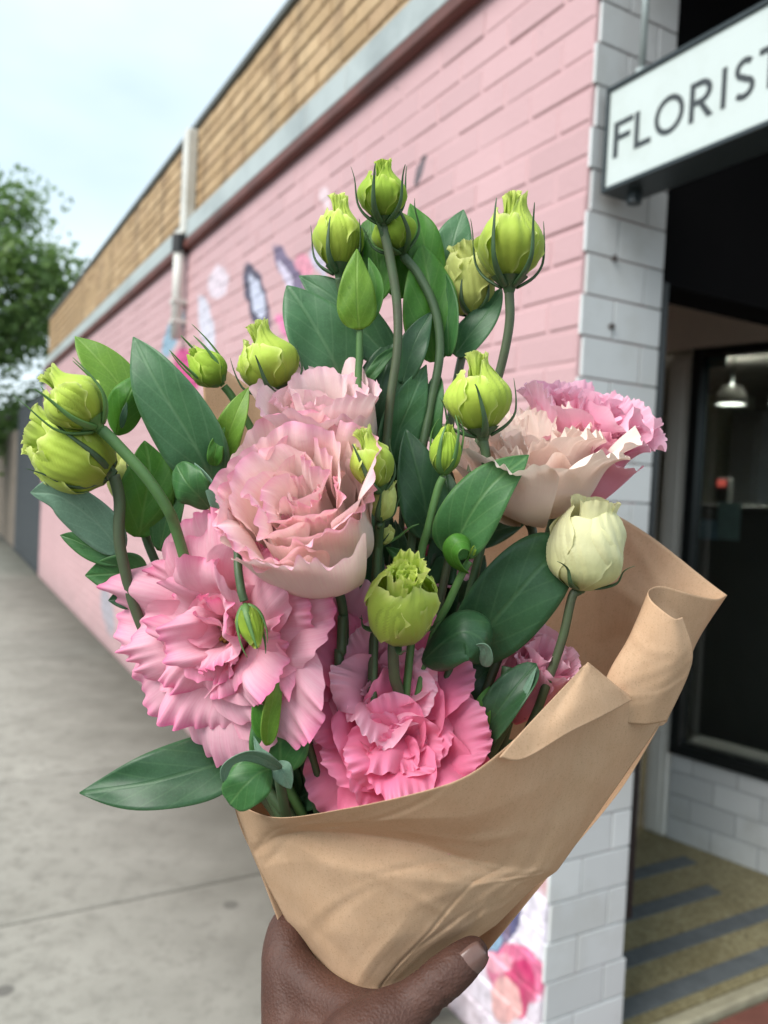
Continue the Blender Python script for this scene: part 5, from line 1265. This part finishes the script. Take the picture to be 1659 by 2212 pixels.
def paper(name, rows, parent, nu=40, nv=60, lin=0.0, wr=0.0008, seed=0, split=None, ncr=8, cramp=0.0010):
    Pn = patch(rows, nu, nv, lin, split)
    rg = np.random.default_rng(seed)
    t, s = np.meshgrid(np.linspace(0, 1, nu), np.linspace(0, 1, nv), indexing='ij')
    w = wr * (sines(rg, s * 3 + t * 1.5, 4, 9, 3) + 0.6 * sines(rg, s * 5 - t * 3, 6, 14, 3)) * (0.3 + 0.7 * np.sin(np.pi * np.clip(t, 0, 1)))
    for q in range(ncr):                      # sharp creases: narrow ridges along straight lines of the sheet
        th = rg.uniform(0, np.pi); c0, c1 = rg.uniform(0.05, 0.95), rg.uniform(0.1, 0.95); wd_ = rg.uniform(0.015, 0.06)
        dist = (s - c0) * math.cos(th) + (t - c1) * math.sin(th); al = -(s - c0) * math.sin(th) + (t - c1) * math.cos(th)
        w = w + rg.choice([-1, 1]) * rg.uniform(0.4, 1.0) * cramp * np.clip(1 - np.abs(dist) / wd_, 0, 1) * np.exp(-(al / rg.uniform(0.12, 0.35)) ** 2)
    view = Pn - CAM; view /= np.linalg.norm(view, axis=-1)[..., None]
    Pn = Pn - view * w[..., None]
    idx = np.arange(nu * nv).reshape(nu, nv)
    Fc = np.stack([idx[:-1, :-1], idx[:-1, 1:], idx[1:, 1:], idx[1:, :-1]], -1).reshape(-1, 4)
    return obj(name, Pn.reshape(-1, 3), Fc, M_PAPER, parent, True, None, 0.00022)
PW = empty('paper_wrap', P(800, 2230, .40), 'brown kraft paper cone wrapped round the flowers', 'paper wrap')
front = [
 [(700, 2290, .402), (725, 2310, .392), (765, 2320, .386), (800, 2325, .384), (830, 2320, .385), (852, 2312, .388), (872, 2300, .392), (890, 2290, .397), (905, 2280, .402), (915, 2270, .408)],
 [(690, 2090, .410), (722, 2112, .392), (762, 2128, .384), (800, 2132, .381), (832, 2128, .382), (862, 2118, .384), (892, 2104, .387), (920, 2092, .391), (945, 2082, .398), (966, 2070, .408)],
 [(618, 1988, .412), (690, 2010, .386), (770, 2020, .374), (850, 2020, .370), (915, 2012, .370), (965, 2006, .373), (1005, 2002, .377), (1034, 2000, .384), (1056, 2000, .392), (1072, 1998, .404)],
 [(560, 1880, .412), (645, 1870, .383), (755, 1880, .367), (868, 1895, .361), (955, 1905, .362), (1022, 1910, .367), (1075, 1912, .372), (1115, 1912, .379), (1140, 1912, .388), (1158, 1912, .402)],
 [(542, 1838, .411), (622, 1800, .383), (745, 1798, .370), (880, 1818, .365), (985, 1848, .367), (1060, 1864, .371), (1115, 1872, .376), (1160, 1876, .382), (1187, 1879, .388), (1204, 1880, .402)],
 [(525, 1790, .409), (610, 1784, .371), (748, 1775, .351), (890, 1768, .341), (995, 1765, .342), (1072, 1745, .348), (1150, 1705, .356), (1225, 1660, .367), (1290, 1690, .384), (1330, 1702, .404)],
 [(505, 1735, .405), (600, 1766, .362), (750, 1746, .340), (900, 1713, .330), (1000, 1680, .330), (1080, 1625, .336), (1180, 1530, .348), (1270, 1430, .364), (1370, 1506, .386), (1456, 1521, .410)],
]
paper('front_sheet', front, PW, 110, 151, lin=0.9, wr=0.0005, seed=1, split=7, ncr=26, cramp=0.0016)
back = [
 [(690, 2230, .412), (780, 2240, .424), (860, 2230, .426), (930, 2200, .424), (975, 2150, .416)],
 [(560, 1880, .414), (720, 1900, .444), (880, 1910, .455), (1060, 1900, .445), (1175, 1905, .414)],
 [(505, 1735, .414), (680, 1700, .462), (900, 1700, .482), (1180, 1690, .470), (1345, 1700, .420)],
 [(470, 1400, .440), (660, 1400, .482), (900, 1420, .500), (1230, 1420, .492), (1470, 1480, .432)],
 [(448, 1050, .460), (650, 1120, .492), (900, 1180, .508), (1220, 1230, .504), (1500, 1375, .440)],
 [(436, 762, .470), (600, 880, .498), (880, 1000, .510), (1230, 1088, .508), (1440, 1172, .480), (1571, 1286, .446)],
]
back[0] = back[0]; 
back = [r if len(r) == 5 else [r[0], r[1], r[2], r[3], r[5]] for r in back]
back_top = [(436, 762, .470), (600, 870, .498), (880, 985, .510), (1300, 1098, .503), (1571, 1286, .446)]
back[-1] = back_top
paper('back_sheet', back, PW, 90, 120, lin=0.2, wr=0.0010, seed=2, ncr=18, cramp=0.0014)
roll_ = [
 [(1440, 1560, .420), (1425, 1568, .414), (1390, 1560, .408), (1330, 1545, .402), (1290, 1545, .397), (1280, 1548, .393), (1320, 1556, .388), (1390, 1565, .389), (1440, 1558, .395)],
 [(1478, 1455, .436), (1465, 1462, .424), (1425, 1452, .412), (1362, 1440, .402), (1325, 1445, .395), (1318, 1455, .389), (1355, 1475, .383), (1430, 1482, .383), (1485, 1462, .390)],
 [(1512, 1375, .441), (1492, 1387, .426), (1452, 1372, .412), (1394, 1358, .402), (1364, 1368, .394), (1362, 1386, .387), (1398, 1408, .381), (1460, 1412, .380), (1496, 1404, .386)],
 [(1571, 1285, .446), (1545, 1294, .428), (1489, 1282, .412), (1430, 1266, .402), (1402, 1275, .393), (1405, 1294, .386), (1428, 1316, .381), (1457, 1336, .379), (1474, 1333, .384)],
]
paper('rolled_edge', roll_, PW, 60, 100, lin=0.0, wr=0.0002, seed=3, ncr=6, cramp=0.0007)
flap = [
 [(1078, 1636, .333), (1130, 1640, .337), (1225, 1585, .346), (1300, 1548, .359), (1366, 1512, .380)],
 [(1130, 1577, .3385), (1175, 1570, .343), (1240, 1530, .350), (1290, 1500, .360), (1335, 1484, .372)],
 [(1262, 1437, .3605), (1265, 1436, .361), (1268, 1435, .3615), (1271, 1436, .3618), (1276, 1439, .362)],
]
paper('folded_corner', flap, PW, 30, 40, lin=0.3, wr=0.0001, seed=4, ncr=2, cramp=0.0004)
# ------------------------------------------------------------------ hand that holds the bouquet
def skin_mat():
    k = NT('skin'); pos = k.n('ShaderNodeTexCoord').outputs['Object']
    a = k.noise(pos, 35, 4, 0.6); b = k.noise(pos, 420, 4, 0.65); v = k.n('ShaderNodeTexVoronoi', {'Vector': pos, 'Scale': 700.0}).outputs['Distance']
    c = k.mix(k.ramp(a, [(0.3, 0), (0.7, 1)]), (0.098, 0.044, 0.030), (0.058, 0.025, 0.018))
    c = k.mix(k.math('MULTIPLY', k.ramp(b, [(0.5, 0), (0.8, 1)]), 0.35), c, (0.04, 0.017, 0.012))
    bs = k.n('ShaderNodeBsdfPrincipled', {'Base Color': c, 'Roughness': 0.58, 'Specular IOR Level': 0.35, 'Subsurface Weight': 0.08, 'Subsurface Radius': (0.004, 0.0015, 0.001), 'Subsurface Scale': 0.5})
    k.t.links.new(k.bump(k.math('ADD', b, k.math('MULTIPLY', v, 0.6)), 0.45, 0.0010), bs.inputs['Normal'])
    return k.done(bs.outputs[0])
M_SKIN = skin_mat()
def hand():
    mb = MB()
    def chain(pts, n=10):
        p = np.array([np.append(P(x, y, d), r) for x, y, d, r in pts]); q = crom(p, n * (len(p) - 1) + 1)
        for i in range(len(q)):
            c, r = q[i, :3], q[i, 3]
            # small sphere at every sample, fused by the remesh below
            nlat, nlon = 7, 12
            th = np.linspace(0, np.pi, nlat); ph = np.linspace(0, 2*np.pi, nlon, endpoint=False)
            V = [c + r * np.array([math.sin(a) * math.cos(b), math.sin(a) * math.sin(b), math.cos(a)]) for a in th[1:-1] for b in ph] + [c + [0, 0, r], c - [0, 0, r]]
            m_ = nlat - 2; Fc = [(a*nlon+b, (a+1)*nlon+b, (a+1)*nlon+(b+1)%nlon, a*nlon+(b+1)%nlon) for a in range(m_-1) for b in range(nlon)]
            Fc += [(m_*nlon, b, (b+1) % nlon) for b in range(nlon)] + [(m_*nlon+1, (m_-1)*nlon+(b+1)%nlon, (m_-1)*nlon+b) for b in range(nlon)]
            mb.add(V, Fc)
    # forearm, wrist, palm
    chain([(640, 2980, .300, .036), (660, 2700, .335, .030), (690, 2480, .362, .029), (700, 2330, .374, .030)])
    chain([(700, 2380, .372, .028), (655, 2230, .392, .021), (628, 2115, .402, .0155)])
    chain([(720, 2380, .380, .026), (680, 2260, .412, .020), (650, 2190, .424, .016)])
    # thumb with its ball
    chain([(720, 2400, .356, .026), (765, 2305, .352, .0225), (830, 2222, .357, .0158), (885, 2176, .360, .0114), (935, 2132, .361, .0098), (985, 2090, .365, .0098), (1022, 2058, .369, .0078)], 8)
    # web between thumb and forefinger
    chain([(838, 2202, .362, .012), (765, 2192, .372, .012), (700, 2158, .385, .012), (640, 2105, .398, .012)])
    chain([(815, 2245, .364, .016), (740, 2235, .376, .016), (670, 2170, .392, .015)])
    # forefinger curls behind the paper, the others below it
    chain([(628, 2115, .402, .0155), (618, 2050, .410, .0125), (632, 1998, .424, .0112), (690, 1975, .446, .0102), (790, 1985, .456, .0096), (870, 2010, .452, .0085)])
    chain([(650, 2190, .424, .016), (640, 2140, .434, .0125), (665, 2090, .450, .0112), (740, 2075, .464, .0105), (830, 2085, .464, .0098), (890, 2105, .454, .0088)])
    chain([(670, 2260, .430, .0155), (665, 2210, .444, .0120), (700, 2165, .458, .0108), (780, 2160, .468, .0100), (860, 2170, .462, .0092), (900, 2185, .450, .0084)])
    chain([(700, 2330, .430, .0145), (705, 2290, .446, .0105), (750, 2255, .458, .0095), (820, 2250, .462, .0088), (870, 2260, .452, .0076)])
    o = mb.build('hand_source', M_SKIN)
    md = o.modifiers.new('r', 'REMESH'); md.mode = 'VOXEL'; md.voxel_size = 0.0017
    sm = o.modifiers.new('s', 'SMOOTH'); sm.factor = 0.5; sm.iterations = 14
    dg = bpy.context.evaluated_depsgraph_get(); ev = o.evaluated_get(dg); me = bpy.data.meshes.new_from_object(ev)
    n = len(me.vertices); co = np.empty(n * 3); me.vertices.foreach_get('co', co); co = co.reshape(-1, 3)
    no = np.empty(n * 3); me.vertices.foreach_get('normal', no); no = no.reshape(-1, 3)
    # skin creases over the thumb joint and fine folds on the web
    A = P(885, 2172, .359); Bq = P(1022, 2054, .368); ax = unit(Bq - A); L_ = np.linalg.norm(Bq - A)
    s = (co - A) @ ax; near = np.linalg.norm(co - A - s[:, None] * ax, axis=1) < 0.019
    dsp = np.zeros(n)
    for q, dep in ((0.24, .0008), (0.30, .0014), (0.36, .0016), (0.42, .0011), (0.47, .0006)):
        bend = 0.0012 * np.sin(co[:, 2] * 900)
        dsp -= dep * np.exp(-((s + bend - q * L_) / 0.0009) ** 2) * near
    dsp += 0.0010 * np.exp(-((s - 0.37 * L_) / 0.006) ** 2) * near
    co = co + no * dsp[:, None]
    base = P(700, 2400, .37)
    me.vertices.foreach_set('co', (co - base).ravel()); me.shade_smooth(); me.update()
    bpy.data.objects.remove(o)
    h = bpy.data.objects.new('hand', me); COL.objects.link(h); h.location = base; ORG['hand'] = base
    tag(h, 'bare hand gripping the paper cone from below, thumb laid across the front', 'hand')
    # thumb nail
    tip = P(1018, 2046, .367); c = P(1007, 2066, .3675)
    x = ax; nrm = unit(cv(0.30, 0.15, 0.92)); nrm = unit(nrm - x * (nrm @ x)); y = np.cross(nrm, x)
    u, v = np.meshgrid(np.linspace(-1, 1, 12), np.linspace(-1, 1, 11), indexing='ij')
    k = NT('nail'); pos = k.n('ShaderNodeTexCoord').outputs['Object']
    bs = k.n('ShaderNodeBsdfPrincipled', {'Base Color': k.mix(k.noise(pos, 200, 2), (0.17, 0.098, 0.08), (0.135, 0.075, 0.062)), 'Roughness': 0.25}); mn = k.done(bs.outputs[0])
    wv = np.where(u < 0, 1 - 0.15 * u ** 2, 1 - 0.30 * u ** 3)
    Pn = c[None, None] + x * (u * 0.0080)[..., None] + y * (v * 0.0064 * wv)[..., None] + nrm * (0.0088 - 0.0030 * v ** 2 - 0.0012 * u ** 2)[..., None]
    idx = np.arange(u.size).reshape(u.shape)
    Fc = np.stack([idx[:-1, :-1], idx[:-1, 1:], idx[1:, 1:], idx[1:, :-1]], -1).reshape(-1, 4)
    obj('thumbnail', Pn.reshape(-1, 3), Fc, mn, h, True, None, 0.0007)
hand()
# weed in the joint at the foot of the wall
WE = empty('weed', wp, 'small green weed growing at the foot of the pink wall below the hand', 'weed')
rgw = np.random.default_rng(3)
for i in range(9):
    a = rgw.uniform(0, 6.28); l = rgw.uniform(.05, .12)
    p0 = wp + np.array([rgw.uniform(-.02, .02), rgw.uniform(-.02, .02), -.005]); p1 = p0 + np.array([.4 * l * math.cos(a), .4 * l * math.sin(a), l * .8]); p2 = p0 + np.array([l * math.cos(a), l * math.sin(a), l])
    pth = crom([p0, p1, p2], 8); T = np.array([-math.sin(a), math.cos(a), 0])
    w = np.array([.3, .6, .9, 1, .95, .75, .4, .05]) * .014
    V = np.vstack([pth - T * w[:, None], pth + T * w[:, None]]); Fc = [(j, j+1, 8+j+1, 8+j) for j in range(7)]
    obj('leaf', V, Fc, MATS['tree_leaf'], WE, True, None, .0006)
